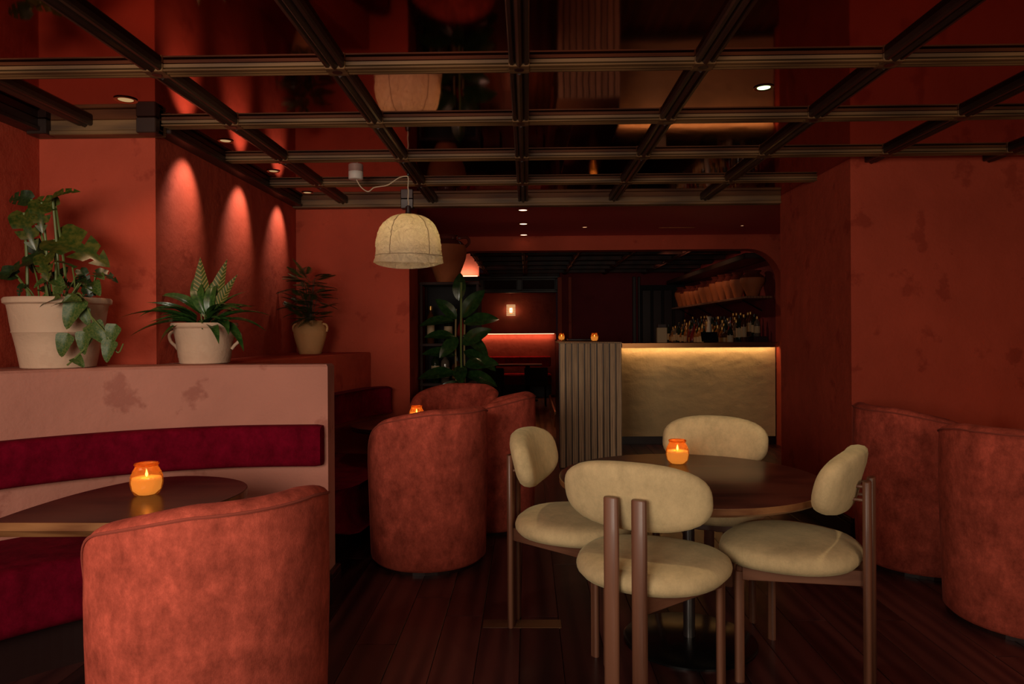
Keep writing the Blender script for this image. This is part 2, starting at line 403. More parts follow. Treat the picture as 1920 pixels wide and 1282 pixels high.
# arch wall to the bar
AX0, AX1, AZ, AR = -1.0, 2.935, 2.285, 0.38
hole = [(AX0, 0)]
for k in range(13):
    a = PI - k / 12 * PI / 2; hole.append((AX0 + AR + AR * math.cos(a), AZ - AR + AR * math.sin(a)))
for k in range(13):
    a = PI / 2 - k / 12 * PI / 2; hole.append((AX1 - AR + AR * math.cos(a), AZ - AR + AR * math.sin(a)))
hole.append((AX1, 0))
b = MB(); T = 0.2
out = [(-2.05 if x < 0.9 else 3.35, z) if (z < AZ - AR + 0.001) else (None, z) for x, z in hole]
vsA = []; 
for (hx, hz) in hole:
    if hz <= AZ - AR + 1e-6: ox, oz = ((-2.05 if hx < 1 else 3.35), hz)
    else:
        ox = hx; oz = 2.6
        ang = math.atan2(hz - (AZ - AR), hx - ((AX0 + AR) if hx < 1 else (AX1 - AR)))
        if hx < AX0 + AR - 1e-6: u = 1 - (ang - PI / 2) / (PI / 2); ox, oz = (-2.05 + (hx + 2.05) * u, (AZ - AR) + (2.6 - AZ + AR) * min(1, u * 1.0 + 0.0)) 
        if hx > AX1 - AR + 1e-6: u = ang / (PI / 2); ox, oz = (3.35 + (hx - 3.35) * u, (AZ - AR) + (2.6 - AZ + AR) * u)
    vsA.append(((hx, hz), (ox, oz)))
# rectangular outer boundary: add corner fillers
vv = []; ff = []
for y in (YARCH, YARCH + T):
    for (h_, o_) in vsA: vv += [(h_[0], y, h_[1]), (o_[0], y, o_[1])]
n = len(vsA)
for i in range(n - 1):
    a, b_, c, d = 2 * i, 2 * i + 1, 2 * i + 3, 2 * i + 2
    ff.append((a, b_, c, d)); k = 2 * n; ff.append((a + k, d + k, c + k, b_ + k))
    ff.append((a, d, d + k, a + k))
b.add(vv, ff)
b.box(-2.05, -0.6, YARCH + 0.003, YARCH + T - 0.003, 2.29, 2.6); b.box(2.6, 3.35, YARCH + 0.003, YARCH + T - 0.003, 2.29, 2.6); b.box(-2.05, -1.005, YARCH + 0.003, YARCH + T - 0.003, 1.9, 2.6); b.box(2.94, 3.35, YARCH + 0.003, YARCH + T - 0.003, 1.9, 2.6)
struct('wall_arch', b, M['plaster'], 'rust plaster wall with a round-cornered opening to the bar')
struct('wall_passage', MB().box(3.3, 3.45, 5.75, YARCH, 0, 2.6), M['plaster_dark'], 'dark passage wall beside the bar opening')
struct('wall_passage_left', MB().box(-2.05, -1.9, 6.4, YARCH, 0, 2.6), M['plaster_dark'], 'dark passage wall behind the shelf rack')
# bar room
YFAR = 15.0
struct('wall_bar_left', MB().box(-2.2, -2.05, YARCH + T, YFAR, 0, 3.2), M['plaster_far'], 'red plaster side wall of the far lounge')
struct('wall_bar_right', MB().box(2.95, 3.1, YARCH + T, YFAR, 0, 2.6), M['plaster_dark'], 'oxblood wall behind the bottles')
struct('wall_far', MB().box(-2.2, 0.62, YFAR - 0.12, YFAR + 0.15, 1.30, 2.6).box(-2.2, 0.62, YFAR, YFAR + 0.15, 1.19, 1.30).box(-2.2, 0.62, YFAR - 0.02, YFAR + 0.15, 0, 1.19), M['plaster_far'], 'red plaster end wall of the far lounge with lit recess')
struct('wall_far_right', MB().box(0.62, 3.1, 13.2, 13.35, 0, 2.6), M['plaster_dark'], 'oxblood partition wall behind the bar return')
# ceilings
ce = struct('ceiling', MB().box(XL - 0.15, XR + 0.15, YB - 0.15, YW, ZM + 0.012, ZM + 0.1), M['dark'], 'smoked mirror ceiling divided by dark timber beams', 'ceiling')
struct('ceiling_passage', MB().box(-2.05, 3.45, YW - 0.03, YARCH, ZS, ZS + 0.1), M['soffit'], 'flat oxblood ceiling of the passage before the bar', 'ceiling')
cb = struct('ceiling_bar', MB().box(-0.78, 3.1, YARCH + T, YFAR, 2.46, 2.56), M['matte'], 'coffered dark ceiling over the bar', 'ceiling')
struct('ceiling_cove', MB().box(-2.2, -0.78, YARCH + T, YFAR, 3.1, 3.2).box(-0.80, -0.78, YARCH + T, YFAR, 2.56, 3.1), M['plaster_far'], 'raised red cove ceiling beside the bar coffers', 'ceiling')

# ------------------------------------------------------------------ coffer grid
s_ = 0.7394
colx = [(k - 1 - 0.0343) * s_ for k in range(-2, 6)]       # -2.24 .. 
rowy = [2.789 + (k) * s_ + 0.042 for k in range(-5, 4)]    # beam centre lines
ZB = H + 1.428 * s_                                        # underside of the blocks
BW = 0.0845
def inroom(x, y): return not (x < XA and y > YF) and not (x > 2.067 and y > 4.51)
# mirror panels
xs = [XL] + [x for x in colx if x > XL] + [XR]; ys = [YB] + [y for y in rowy if y > YB] + [YW]
for i in range(len(xs) - 1):
    for j in range(len(ys) - 1):
        if not (inroom(xs[i] + 0.05, ys[j] + 0.05) or inroom(xs[i + 1] - 0.05, ys[j] + 0.05)): continue
        MB().cbox(xs[i] + 0.002, xs[i + 1] - 0.002, ys[j] + 0.002, ys[j + 1] - 0.002, ZM, ZM + 0.011, 0.001).obj('mirror_panel', M['mirror'], ce)
# beam section (half profile: flutes), u across, z down
def bprof(w_, z0, z1):
    hgt = z1 - z0
    return [(-w_ / 2, z1), (-w_ / 2, z0 + 0.45 * hgt), (-w_ * 0.44, z0 + 0.25 * hgt), (-w_ * 0.30, z0 + 0.22 * hgt), (-w_ * 0.20, z0 + 0.45 * hgt),
            (-w_ * 0.12, z0 + 0.20 * hgt), (0, z0), (w_ * 0.12, z0 + 0.20 * hgt), (w_ * 0.20, z0 + 0.45 * hgt), (w_ * 0.30, z0 + 0.22 * hgt),
            (w_ * 0.44, z0 + 0.25 * hgt), (w_ / 2, z0 + 0.45 * hgt), (w_ / 2, z1)]
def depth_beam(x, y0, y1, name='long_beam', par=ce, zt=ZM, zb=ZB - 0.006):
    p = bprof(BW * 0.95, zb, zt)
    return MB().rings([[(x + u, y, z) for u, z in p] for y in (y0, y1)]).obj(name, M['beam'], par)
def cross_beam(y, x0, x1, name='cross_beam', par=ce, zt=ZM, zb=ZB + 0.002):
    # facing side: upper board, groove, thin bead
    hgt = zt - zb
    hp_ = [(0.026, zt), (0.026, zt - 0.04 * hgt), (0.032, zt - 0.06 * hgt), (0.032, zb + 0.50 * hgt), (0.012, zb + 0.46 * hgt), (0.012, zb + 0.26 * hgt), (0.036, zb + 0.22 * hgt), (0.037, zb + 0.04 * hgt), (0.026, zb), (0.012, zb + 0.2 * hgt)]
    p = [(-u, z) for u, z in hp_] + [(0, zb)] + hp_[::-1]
    return MB().rings([[(x, y + u, z) for u, z in p] for x in (x0, x1)]).obj(name, M['beam_lit'], par)
blk = MB().cbox(-BW / 2, BW / 2, -BW / 2, BW / 2, ZB - ZM, 0.0, 0.003).mesh('beam_block', M['beam_lit'])
plug = MB().lathe([(0.0, -0.0012), (0.019, -0.0012), (0.021, 0.0)], 20, cap0=False).mesh('plug', M['base'])
for x in colx:
    yend = YW - 0.06 if x > XA and x < 2.067 else (YF - 0.05 if x < XA else 4.47)
    yy = [y for y in rowy if y < yend - 0.06]
    segs = [YB] + yy + [yend]
    for a, c in zip(segs[:-1], segs[1:]):
        depth_beam(x, a + (BW / 2 if a != YB else 0), c - (BW / 2 if c != yend else -0.03))
    for y in yy:
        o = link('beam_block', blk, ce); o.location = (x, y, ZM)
        p = link('plug', plug, o); p.location = (0, 0, ZB - ZM - 0.0002)
for y in rowy:
    x0 = XL if y < YF - 0.05 else XA
    x1 = XR if y < 4.45 else 2.067
    cs = [x for x in colx if x0 + 0.06 < x < x1 - 0.06]
    segs = [x0] + cs + [x1]
    for a, c in zip(segs[:-1], segs[1:]):
        cross_beam(y, a + (BW / 2 if a != x0 else 0), c - (BW / 2 if c != x1 else 0))
# cornices round the coffer field
def trim_box(n_, x0, x1, y0, y1, z0, z1, lab):
    b_ = MB(); b_.cbox(x0, x1, y0, y1, z0 + 0.022, z1, 0.003)
    ax = (x1 - x0) > (y1 - y0)
    b_.cbox(x0 - (0 if ax else 0.012), x1 + (0 if ax else 0.012), y0 - (0.012 if ax else 0), y1 + (0.0 if ax else 0), z0, z0 + 0.022, 0.004)
    return struct('trim_%d' % n_, b_, M['beam_lit'] if ax else M['beam'], lab, 'trim')  # cross runs take the lit oak colour, depth runs the shaded one
ZC = 2.374
trim_box(1, XA, 2.067, YW - 0.075, YW - 0.005, ZC, ZM + 0.012, 'dark oak cornice across the end of the mirror ceiling')
trim_box(2, XL, XA + 0.06, YF - 0.07, YF - 0.002, ZC - 0.012, ZM, 'dark cornice over the chimney breast')
trim_box(3, XA + 0.002, XA + 0.07, YF, YW - 0.08, ZC + 0.01, ZM, 'dark cornice along the downlit wall')
trim_box(4, XL + 0.002, XL + 0.07, YB, YF - 0.08, ZC, ZM, 'dark cornice along the left wall')
# cornice joint blocks
for n_, (bx, by) in enumerate(((XA + 0.01, YF - 0.06), (XL + 0.06, YF - 0.06), (-0.975, YW - 0.05))):
    struct('trim_%d' % (5 + n_), MB().cbox(bx - 0.05, bx + 0.05, by - 0.05, by + 0.03, ZC - 0.014, ZM - 0.001, 0.004), M['beam'], 'square joint block of the ceiling cornice ' + ['at the breast corner', 'in the left corner', 'above the lampshade'][n_], 'trim')
# baseboards
def basebd(name, x0, x1, y0, y1, lab, h=0.15):
    b_ = MB(); b_.cbox(x0, x1, y0, y1, 0, h - 0.035, 0.002); b_.cbox(x0 + (0.006 if x1 - x0 < 0.05 else 0), x1 - (0.0), y0 + (0.006 if y1 - y0 < 0.05 else 0), y1, h - 0.035, h, 0.006)
    return struct(name, b_, M['base'], lab, 'skirting')
basebd('baseboard_right', 2.043, 2.069, 4.486, 5.74, 'black moulded skirting on the side of the right pier')
basebd('baseboard_front', 2.07, 4.28, 4.484, 4.512, 'black skirting along the pier behind the armchairs')
basebd('baseboard_back', -1.30, -0.96, 5.772, 5.80, 'black skirting under the back wall')

# ------------------------------------------------------------------ far lounge coffers and frieze
frows = [9.0 + k * s_ for k in range(0, 7)]
for x in (colx[2] - 0.0, colx[3], colx[4], colx[5], colx[6]):
    depth_beam(max(x, -0.74), YARCH + T, 13.42, 'long_beam', cb, 2.46, 2.40).data.materials[0] = M['beam_far']
for y in frows:
    cross_beam(y, -0.78, 2.95, 'cross_beam', cb, 2.46, 2.405).data.materials[0] = M['beam_far']
fr = struct('trim_8', MB().box(-2.05, 2.95, 13.55, 13.60, 2.12, 2.46), M['beam'], 'dark panelled frieze across the far lounge', 'trim')
MB().cbox(-2.05, 2.95, 13.47, 13.56, 2.36, 2.42, 0.01).obj('rail', M['beam'], fr); MB().cbox(-2.05, 2.95, 13.47, 13.56, 2.09, 2.14, 0.01).obj('rail', M['beam'], fr)
for k in range(7):
    xx = -1.62 + k * 0.74
    MB().cbox(xx - 0.045, xx + 0.045, 13.50, 13.56, 2.14, 2.36, 0.006).obj('stile', M['beam'], fr)
    if k < 6: MB().cbox(xx + 0.06, xx + 0.68, 13.535, 13.552, 2.16, 2.34, 0.004).obj('frieze_panel', M['matte'], fr)
# pilasters / door casing on the dark partition
for n_, (x0, x1, m_) in enumerate(((0.58, 0.66, 'plaster_far'), (0.78, 0.84, 'plaster_far'), (1.98, 2.04, 'base'), (2.08, 2.12, 'base'))):
    struct('trim_%d' % (9 + n_), MB().cbox(x0, x1, 13.13, 13.2, 0, 2.36, 0.006), M[m_], ['red pilaster at the end of the lit ledge', 'slim red casing on the dark partition', 'black door casing by the back bar', 'slim black door casing by the back bar'][n_], 'trim')
dr = struct('door_1', MB().box(2.12, 2.94, 13.14, 13.19, 0, 2.2), M['dark'], 'dark panelled door beyond the bar', 'door')
for k in range(4): MB().cbox(2.16 + k * 0.2, 2.31 + k * 0.2, 13.12, 13.142, 0.1, 2.1, 0.005).obj('panel', M['base'], dr)
struct('trim_15', MB().cbox(1.42, 1.80, 7.53, 7.56, ZS - 0.004, ZS, 0.001), M['brass'], 'thin brass slot in the flat passage ceiling', 'trim')
# cove wall with LED
struct('wall_cove', MB().box(-2.05, -0.80, 11.75, 11.85, 2.28, 3.1), M['plaster_lit'], 'plaster cove wall lit pink by a strip')  # strip glow is also in the paler plaster colour
struct('trim_13', MB().box(-2.05, -0.78, 11.55, 11.75, 2.18, 2.26), M['beam'], 'dark shelf hiding the cove strip light', 'trim')
M['led_warm'] = emit('warm_led', (1.0, 0.50, 0.22), 6); M['led_red'] = emit('rosy_led', (1.0, 0.46, 0.24), 4); M['led_bar'] = emit('bar_led', (1.0, 0.62, 0.30), 5)
tag(MB().box(-2.0, -0.82, 11.69, 11.72, 2.26, 2.285).obj('led_strip', M['led_red']), 'glowing strip light in the cove above the tall plant', 'strip light')
area('cove_led', (-1.4, 11.66, 2.30), (PI * 0.86, 0, 0), 1.15, 0.03, 4, (1.0, 0.42, 0.26))
tag(MB().box(-1.6, 0.58, YFAR - 0.09, YFAR - 0.07, 1.290, 1.30).obj('led_strip', M['led_red']), 'glowing strip light in the far wall recess above the banquette', 'strip light')
area('ledge_led', (-0.5, YFAR - 0.085, 1.286), (0.35, 0, 0), 2.1, 0.02, 4.2, (1.0, 0.44, 0.24))

# ================================================================== BOOTH 1 (front left)
# front face curve of the half wall, from the free end to the left wall
pw = [(-1.00, 3.49), (-1.20, 3.485), (-1.45, 3.46), (-1.70, 3.385), (-1.95, 3.26), (-2.20, 3.06), (-2.42, 2.80), (-2.53, 2.58)]
path1 = [tuple(p) for p in catmull(pw, 6)]
back1 = [(-2.53, YF), (XA, YF), (XA, 3.95), (-1.70, 3.95), (-1.62, 3.61), (-1.00, 3.61)]
poly = path1 + back1
hw = struct('wall_booth', MB().prism(poly, 0, 1.19, 0.012), M['plaster_lit'], 'curved rust plaster half wall, daylit pink, carrying the big plant pots', 'half wall')
basebd('baseboard_booth', -1.14, -0.975, 3.462, 3.635, 'black moulded plinth at the foot of the half wall end', 0.15)
# banquette of booth 1
bq = thing('banquette', 'crimson velvet curved banquette against the daylit half wall', 'banquette', (-1.6, 3.0, 0))
off = Vector((-1.6, 3.0, 0))
def sweep_cushion(path, d0, d1, z0, z1, r, name, mat, par, origin, n=5):
    # cushion hugging a path: d0 (back) to d1 (front), rounded front edges
    rs = []
    for i, p in enumerate(path):
        t_ = (Vector(path[min(i + 1, len(path) - 1)]) - Vector(path[max(i - 1, 0)])).normalized()
        nv = Vector((-t_.y, t_.x))
        e = min(i, len(path) - 1 - i); k = 1.0 if e > 1 else (0.93 if e == 1 else 0.66)
        zc = (z0 + z1) / 2; hz = (z1 - z0) / 2 * (0.80 if e < 1 else 1 if e > 1 else 0.955)
        dd = d0 + (d1 - d0) * k
        ring = [(d0, zc - hz)]
        for a in range(n + 1):
            th = -PI / 2 + a / n * PI / 2; ring.append((dd - r + r * math.cos(th), zc - hz + r + r * math.sin(th)))
        for a in range(n + 1):
            th = a / n * PI / 2; ring.append((dd - r + r * math.cos(th), zc + hz - r + r * math.sin(th)))
        ring.append((d0, zc + hz))
        rs.append([(p[0] + nv.x * d - origin[0], p[1] + nv.y * d - origin[1], z) for d, z in ring])
    return MB().rings(rs).obj(name, mat, par, True, ang=60)
p1 = [p for p in path1 if p[0] < -1.015 and p[1] > 2.62]
p1 = [(-1.018, 3.49)] + p1
sweep_cushion(p1, 0.0, 0.075, 0.688, 0.890, 0.03, 'back_cushion', M['velvet_dark'], bq, off)
sweep_cushion(p1, 0.004, 0.52, 0.20, 0.46, 0.05, 'seat', M['velvet_dark'], bq, off)
q = offset_path(p1, 0.40); q0 = offset_path(p1, 0.004)
MB().prism([(x - off.x, y - off.y) for x, y in q0 + q[::-1]], 0.0, 0.2).obj('plinth', M['base'], bq)

# ================================================================== BOOTH 2
pw2 = [(-1.64, 3.97), (-1.585, 4.4), (-1.49, 4.9), (-1.38, 5.4), (-1.30, YW - 0.01)]
path2 = [tuple(p) for p in catmull(pw2, 6)]
struct('wall_ledge', MB().prism(path2 + [(XA, YW - 0.01), (XA, 3.97)], 0, 1.185, 0.01), M['plaster'], 'rust plaster ledge in the corner carrying the palm jar', 'half wall')
bq2 = thing('banquette', 'dark crimson banquette of the rear corner booth under the ledge', 'banquette', (-1.3, 4.9, 0))
path2c = [tuple(p) for p in catmull([(-1.575, 4.5), (-1.50, 4.9), (-1.40, 5.35), (-1.33, 5.6), (-1.24, 5.72), (-1.13, 5.772)], 6)]
sweep_cushion(path2c, 0.0, -0.09, 0.69, 0.905, 0.035, 'back_cushion', M['velvet_dark'], bq2, (-1.3, 4.9))
path2s = [tuple(p) for p in catmull([(-1.625, 4.0), (-1.565, 4.45), (-1.505, 4.8), (-1.43, 5.18)], 6)]
def flat_seat(poly, z0, z1, c, name, mat, par, og):
    o = MB().prism([(x - og[0], y - og[1]) for x, y in poly], z0, z1, c).obj(name, mat, par); return o
sweep_cushion(path2s, -0.004, -0.53, 0.19, 0.47, 0.11, 'seat', M['velvet_dark'], bq2, (-1.3, 4.9), 7)
qa = offset_path(path2s, -0.40); MB().prism([(x + 1.3, y - 4.9) for x, y in offset_path(path2s, -0.006) + qa[::-1]], 0, 0.19).obj('plinth', M['base'], bq2)

# ================================================================== ARMCHAIRS
def make_armchair(label, loc, facing_deg, R=0.352):
    t_ = thing('tub_armchair', label, 'armchair', loc, math.radians(facing_deg), 'terracotta velvet tub armchairs')
    am = math.radians(118); N = 56; th = 0.085; z0 = 0.020
    def zr(a):
        u = abs(a) / am
        z = 0.918 - 0.11 * max(0, (u - 0.25) / 0.75) ** 1.3
        e = 1 - u
        if e < 0.34: z -= 0.20 * (1 - math.sqrt(max(0, 1 - (1 - e / 0.34) ** 2)))
        return z
    def rad(a, z):   # outer radius, gentle flare upward
        return R * (0.955 + 0.05 * min(1, z / 0.6) - 0.01 * max(0, (z - 0.6) / 0.3))
    rs = []
    for i in range(N + 1):
        a = -am + 2 * am * i / N; zt = zr(a); ring = []
        ca, sa = -math.cos(a), -math.sin(a)        # back points to -x (chair faces +x)
        prof = [(rad(a, z0) - 0.02, z0), (rad(a, 0.06), z0 + 0.02)]
        for k in range(1, 7): z = z0 + 0.02 + (zt - 0.05 - z0) * k / 6; prof.append((rad(a, z), z))
        ro = rad(a, zt - 0.03); hw_ = th / 2
        for k in range(1, 8):
            g = PI * k / 8; prof.append((ro - hw_ + hw_ * math.cos(g), zt - 0.03 + 0.03 * math.sin(g)))
        for k in range(0, 4): z = (zt - 0.03) + (0.30 - zt + 0.03) * k / 3; prof.append((ro - th, z))
        for r, z in prof: ring.append((r * ca, r * sa, z))
        rs.append(ring)
    MB().rings(rs).obj('shell', M['velvet'], t_, True, ang=60)
    # piping: along the outer rim and down both front edges
    pts = []
    a = -am
    for k in range(10): z = z0 + 0.03 + (zr(-am) - 0.04 - z0) * k / 10; pts.append(((rad(a, z) + 0.001) * -math.cos(a), (rad(a, z) + 0.001) * -math.sin(a), z))
    for i in range(N + 1):
        a = -am + 2 * am * i / N; z = zr(a) - 0.024; r = rad(a, z) + 0.0015
        pts.append((-r * math.cos(a), -r * math.sin(a), z))
    for k in range(9, -1, -1): z = z0 + 0.03 + (zr(am) - 0.04 - z0) * k / 10; pts.append(((rad(a, z) + 0.001) * -math.cos(a), (rad(a, z) + 0.001) * -math.sin(a), z))
    MB().tube(pts, 0.0042, 6).obj('piping', M['piping'], t_, True)
    # seat base and cushion
    def plan(k, front):
        out_ = []
        for j in range(28):
            g = 2 * PI * j / 28; x_ = math.cos(g); y_ = math.sin(g)
            rr = (R - th + 0.004) * k
            out_.append((x_ * rr + (front if x_ > 0 else 0) * abs(x_) ** 0.6, y_ * rr * (1.0)))
        return out_
    MB().prism(plan(1.0, 0.03), z0, 0.33, 0.01).obj('seat_base', M['velvet'], t_, True, ang=50)
    rs = []
    for z, k in ((0.33, 0.93), (0.345, 0.985), (0.39, 1.0), (0.425, 0.985), (0.445, 0.90), (0.452, 0.6)):
        rs.append([(x_, y_, z) for x_, y_ in plan(k, 0.075)])
    MB().rings(rs).obj('seat_cushion', M['velvet'], t_, True, ang=60)
    MB().lathe([(R * 0.88, 0.0), (R * 0.88, 0.020)], 28).obj('plinth', M['base'], t_)
    return t_
make_armchair('rosy velvet tub armchair pulled up to the half-moon table', (-0.915, 2.02, 0), 136, 0.325)
make_armchair('orange velvet tub armchair between the half wall end and the beige chairs', (-0.59, 4.17, 0), 132)
make_armchair('orange velvet tub armchair beside the slatted counter, facing the corner booth', (-0.295, 4.93, 0), 172)
make_armchair('orange velvet tub armchair in front of the rubber fig', (-0.585, 5.57, 0), 252)
make_armchair('red velvet tub armchair against the rust pier', (2.27, 4.10, 0), 8)
make_armchair('red velvet tub armchair beside the oval-backed beige chair, clear of the pier', (2.31, 3.29, 0), 40)

# ================================================================== DINING CHAIRS
def stadium(w_, t_, n=6):
    r = t_ / 2; out_ = []
    for k in range(n + 1): a = -PI / 2 + PI * k / n; out_.append((w_ / 2 - r + r * math.cos(a), r * math.sin(a)))
    for k in range(n + 1): a = PI / 2 + PI * k / n; out_.append((-(w_ / 2 - r) + r * math.cos(a), r * math.sin(a)))
    return out_
def make_chair(label, loc, facing_deg):
    """origin midway between the two back posts on the floor; faces +x"""
    t_ = thing('dining_chair', label, 'chair', loc, math.radians(facing_deg), 'beige velvet chairs round the pedestal table')
    sec = stadium(0.054, 0.028)
    for sgn in (-1, 1):
        y = sgn * 0.049
        ins = [(u * 0.9, v * 0.85) for u, v in sec]
        MB().rings([[(v, y + u, z) for u, v in (ins if z in (0.0, 0.787) else sec)] for z in (0.0, 0.004, 0.783, 0.787)]).obj('post', M['walnut'], t_, True, ang=50)
        for z in (0.715, 0.765):
            MB().tube([(0.012, y, z), (0.075, y, z)], 0.0065, 10).obj('dowel', M['walnut'], t_, True)
        ly = sgn * 0.225; lx = 0.42
        sl = stadium(0.038, 0.028); ang = math.atan2(ly, lx)
        MB().rings([[(lx + u * math.cos(ang) - v * math.sin(ang), ly + u * math.sin(ang) + v * math.cos(ang), z) for u, v in sl] for z in (0.0, 0.425)]).obj('leg', M['walnut'], t_, True, ang=50)
        # board of the V frame, from post to leg
        p0 = Vector((0.008, y * 0.8)); p1_ = Vector((lx - 0.012, ly)); d = (p1_ - p0).normalized(); nv = Vector((-d.y, d.x)) * 0.011
        pol = [tuple(p0 + nv), tuple(p0 - nv), tuple(p1_ - nv), tuple(p1_ + nv)]
        MB().prism(pol, 0.395, 0.452, 0.002).obj('seat_rail', M['walnut_h'], t_)
    MB().cbox(0.408, 0.432, -0.225, 0.225, 0.40, 0.448, 0.003).obj('front_rail', M['walnut_h'], t_)
    # seat: rounded triangle pillow
    rs = []; n = 40
    for k, z in ((0.05, 0.440), (0.75, 0.440), (0.93, 0.452), (0.99, 0.470), (1.0, 0.486), (0.975, 0.506), (0.90, 0.522), (0.72, 0.534), (0.4, 0.541), (0.05, 0.543)):
        ring = []
        for j in range(n):
            g = 2 * PI * j / n; c_, s2 = math.cos(g), math.sin(g)
            e = 2.35
            rr = 1 / (abs(c_) ** e + abs(s2) ** e) ** (1 / e)
            x_ = 0.262 * rr * c_; y_ = 0.280 * rr * s2 * (1 + 0.10 * c_)
            zz_ = z - (0.012 * (1 - k) if z > 0.5 else 0)
            ring.append((0.285 + x_ * k, y_ * k, zz_))
        rs.append(ring)
    MB().rings(rs).obj('seat', M['beige'], t_, True, ang=70)
    # back pad: pill bent round the sitter
    rs = []; n = 44; W2, H2, T2, RB = 0.272, 0.124, 0.046, 0.62
    ks = [(0.04, 1.0), (0.5, 0.985), (0.76, 0.92), (0.90, 0.76), (0.97, 0.50), (1.0, 0.0)]
    lay = [(k, -q_) for k, q_ in ks] + [(k, q_) for k, q_ in ks[-2::-1]]
    for k, q_ in lay:
        ring = []
        for j in range(n):
            g = 2 * PI * j / n; c_, s2 = math.cos(g), math.sin(g); e = 2.9
            rr = 1 / (abs(c_) ** e + abs(s2) ** e) ** (1 / e)
            u = W2 * rr * c_ * k; v = H2 * rr * s2 * k * (1 - 0.10 * abs(c_) ** 2)
            a_ = u / RB; tt = T2 * q_
            ring.append((0.058 - 0.25 * v + RB * (1 - math.cos(a_)) + (T2 + tt) * math.cos(a_) - 0.03, (RB - tt) * math.sin(a_), 0.778 + v - 0.03 * 0))
        rs.append(ring)
    MB().rings(rs).obj('backrest', M['beige'], t_, True, ang=70)
    return t_
TC = (0.70, 3.07)
make_chair('beige velvet chair whose two walnut posts face into the room, backed away from the bar', (0.326, 2.36, 0), 63)
make_chair('beige velvet chair at the round table beside the orange armchairs', (-0.065, 3.25, 0), -16)
make_chair('beige velvet chair at the round table beside the red armchairs', (1.285, 2.665, 0), 146)
make_chair('beige velvet chair at the round table with its back to the bar', (1.01, 3.74, 0), 245)

# ================================================================== TABLES
def round_table(name, label, loc, r, zt=0.714, mat_edge='tableedge', grp=None, rb=0.285):
    t_ = thing(name, label, 'table', (*loc, 0), 0, grp)
    MB().lathe([(r - 0.012, zt - 0.034), (r, zt - 0.024), (r, zt - 0.0025), (r - 0.002, zt - 0.001)], 72).obj('edge_band', M[mat_edge], t_, True, ang=30)
    MB().lathe([(r - 0.0022, zt - 0.012), (r - 0.0022, zt - 0.0006), (r - 0.004, zt)], 72).obj('top', M['tabletop'], t_, True, ang=30)
    MB().lathe([(0.025, 0.014), (0.025, zt - 0.04)], 24).obj('column', M['steel'], t_, True)
    MB().lathe([(rb, 0.0), (rb, 0.008), (rb - 0.015, 0.014), (0.03, 0.02)], 48).obj('base_plate', M['black_metal'], t_, True, ang=30)
    MB().lathe([(0.12, zt - 0.044), (0.12, zt - 0.034)], 24).obj('mounting_plate', M['black_metal'], t_)
    return t_
round_table('round_table', 'large round mahogany table with black disc base and beige chairs', TC, 0.562)
round_table('round_table', 'small dark round table in the rear corner booth', (-0.895, 4.86), 0.335, mat_edge='base', rb=0.2)
round_table('round_table', 'dark round table between the red armchairs', (3.02, 4.06), 0.34, mat_edge='base')
# half-moon table
hm = thing('half_moon_table', 'half-moon mahogany table with pale oak edge in front of the banquette', 'table', (-1.47, 2.70, 0))
hp = [(-1.83, 2.335), (-1.825, 2.55), (-1.79, 2.78), (-1.70, 2.99), (-1.56, 3.09), (-1.38, 3.075), (-1.23, 2.985), (-1.155, 2.86), (-1.145, 2.70), (-1.19, 2.52), (-1.28, 2.39), (-1.42, 2.335)]
hp = [tuple(p) for p in catmull(hp[:1] + hp, 5)][5:] 
hp = [(x + 1.47, y - 2.70) for x, y in hp]
ins = inset(hp, 0.03)
MB().rings([[(x, y, 0.657) for x, y in ins], [(x, y, 0.684) for x, y in hp], [(x, y, 0.7115) for x, y in hp]]).obj('edge_band', M['tableedge'], hm)
MB().prism(inset(hp, 0.0008), 0.7115, 0.714, 0.001).obj('top', M['tabletop'], hm)
MB().lathe([(0.03, 0.014), (0.03, 0.657)], 20).obj('column', M['black_metal'], hm, True)
MB().lathe([(0.24, 0), (0.24, 0.01), (0.03, 0.016)], 40).obj('base_plate', M['black_metal'], hm, True, ang=30)

# ================================================================== CANDLES
cand_prof = [(0.030, 0.0), (0.040, 0.004), (0.049, 0.022), (0.0535, 0.045), (0.051, 0.066), (0.043, 0.085), (0.0365, 0.097), (0.0365, 0.103)]
cm_glass = MB().lathe(cand_prof, 40, cap1=False).mesh('glass', M['amber'], True, 60)
cm_rim = MB().rings([[((0.0375 + 0.0028 * math.cos(a)) * math.cos(2 * PI * k / 32), (0.0375 + 0.0028 * math.cos(a)) * math.sin(2 * PI * k / 32), 0.106 + 0.004 * math.sin(a)) for k in range(32)] for a in [j * PI / 4 for j in range(9)]], False, False).mesh('rim', M['amber'], True, 60)
cm_wax = MB().lathe([(0.028, 0.003), (0.044, 0.018), (0.049, 0.045), (0.046, 0.060), (0.030, 0.061), (0.004, 0.058)], 32).mesh('wax', M['wax'], True, 60)
cm_fl = MB().lathe([(0.0005, 0.062), (0.0042, 0.067), (0.0046, 0.072), (0.0022, 0.081), (0.0003, 0.088)], 12).mesh('flame', M['flame'], True, 60)
def candle(label, loc, power=0.35, sc=1.0):
    t_ = thing('candle_jar', label, 'candle', loc, random.random() * 6, 'amber candle jars'); t_.scale = (sc,) * 3
    for nm, me in (('glass', cm_glass), ('rim', cm_rim), ('wax', cm_wax), ('flame', cm_fl)): link(nm, me, t_)
    point('candle_light', (loc[0], loc[1], loc[2] + 0.08 * sc), power, (1.0, 0.42, 0.12), 0.008)
candle('amber glass candle jar glowing on the half-moon table', (-1.505, 2.735, 0.714), 0.3, 1.14)
candle('amber glass candle jar on the large round table', (0.715, 3.36, 0.714), 0.3, 1.04)
candle('amber glass candle jar on the corner booth table', (-0.79, 4.98, 0.714), 0.3)
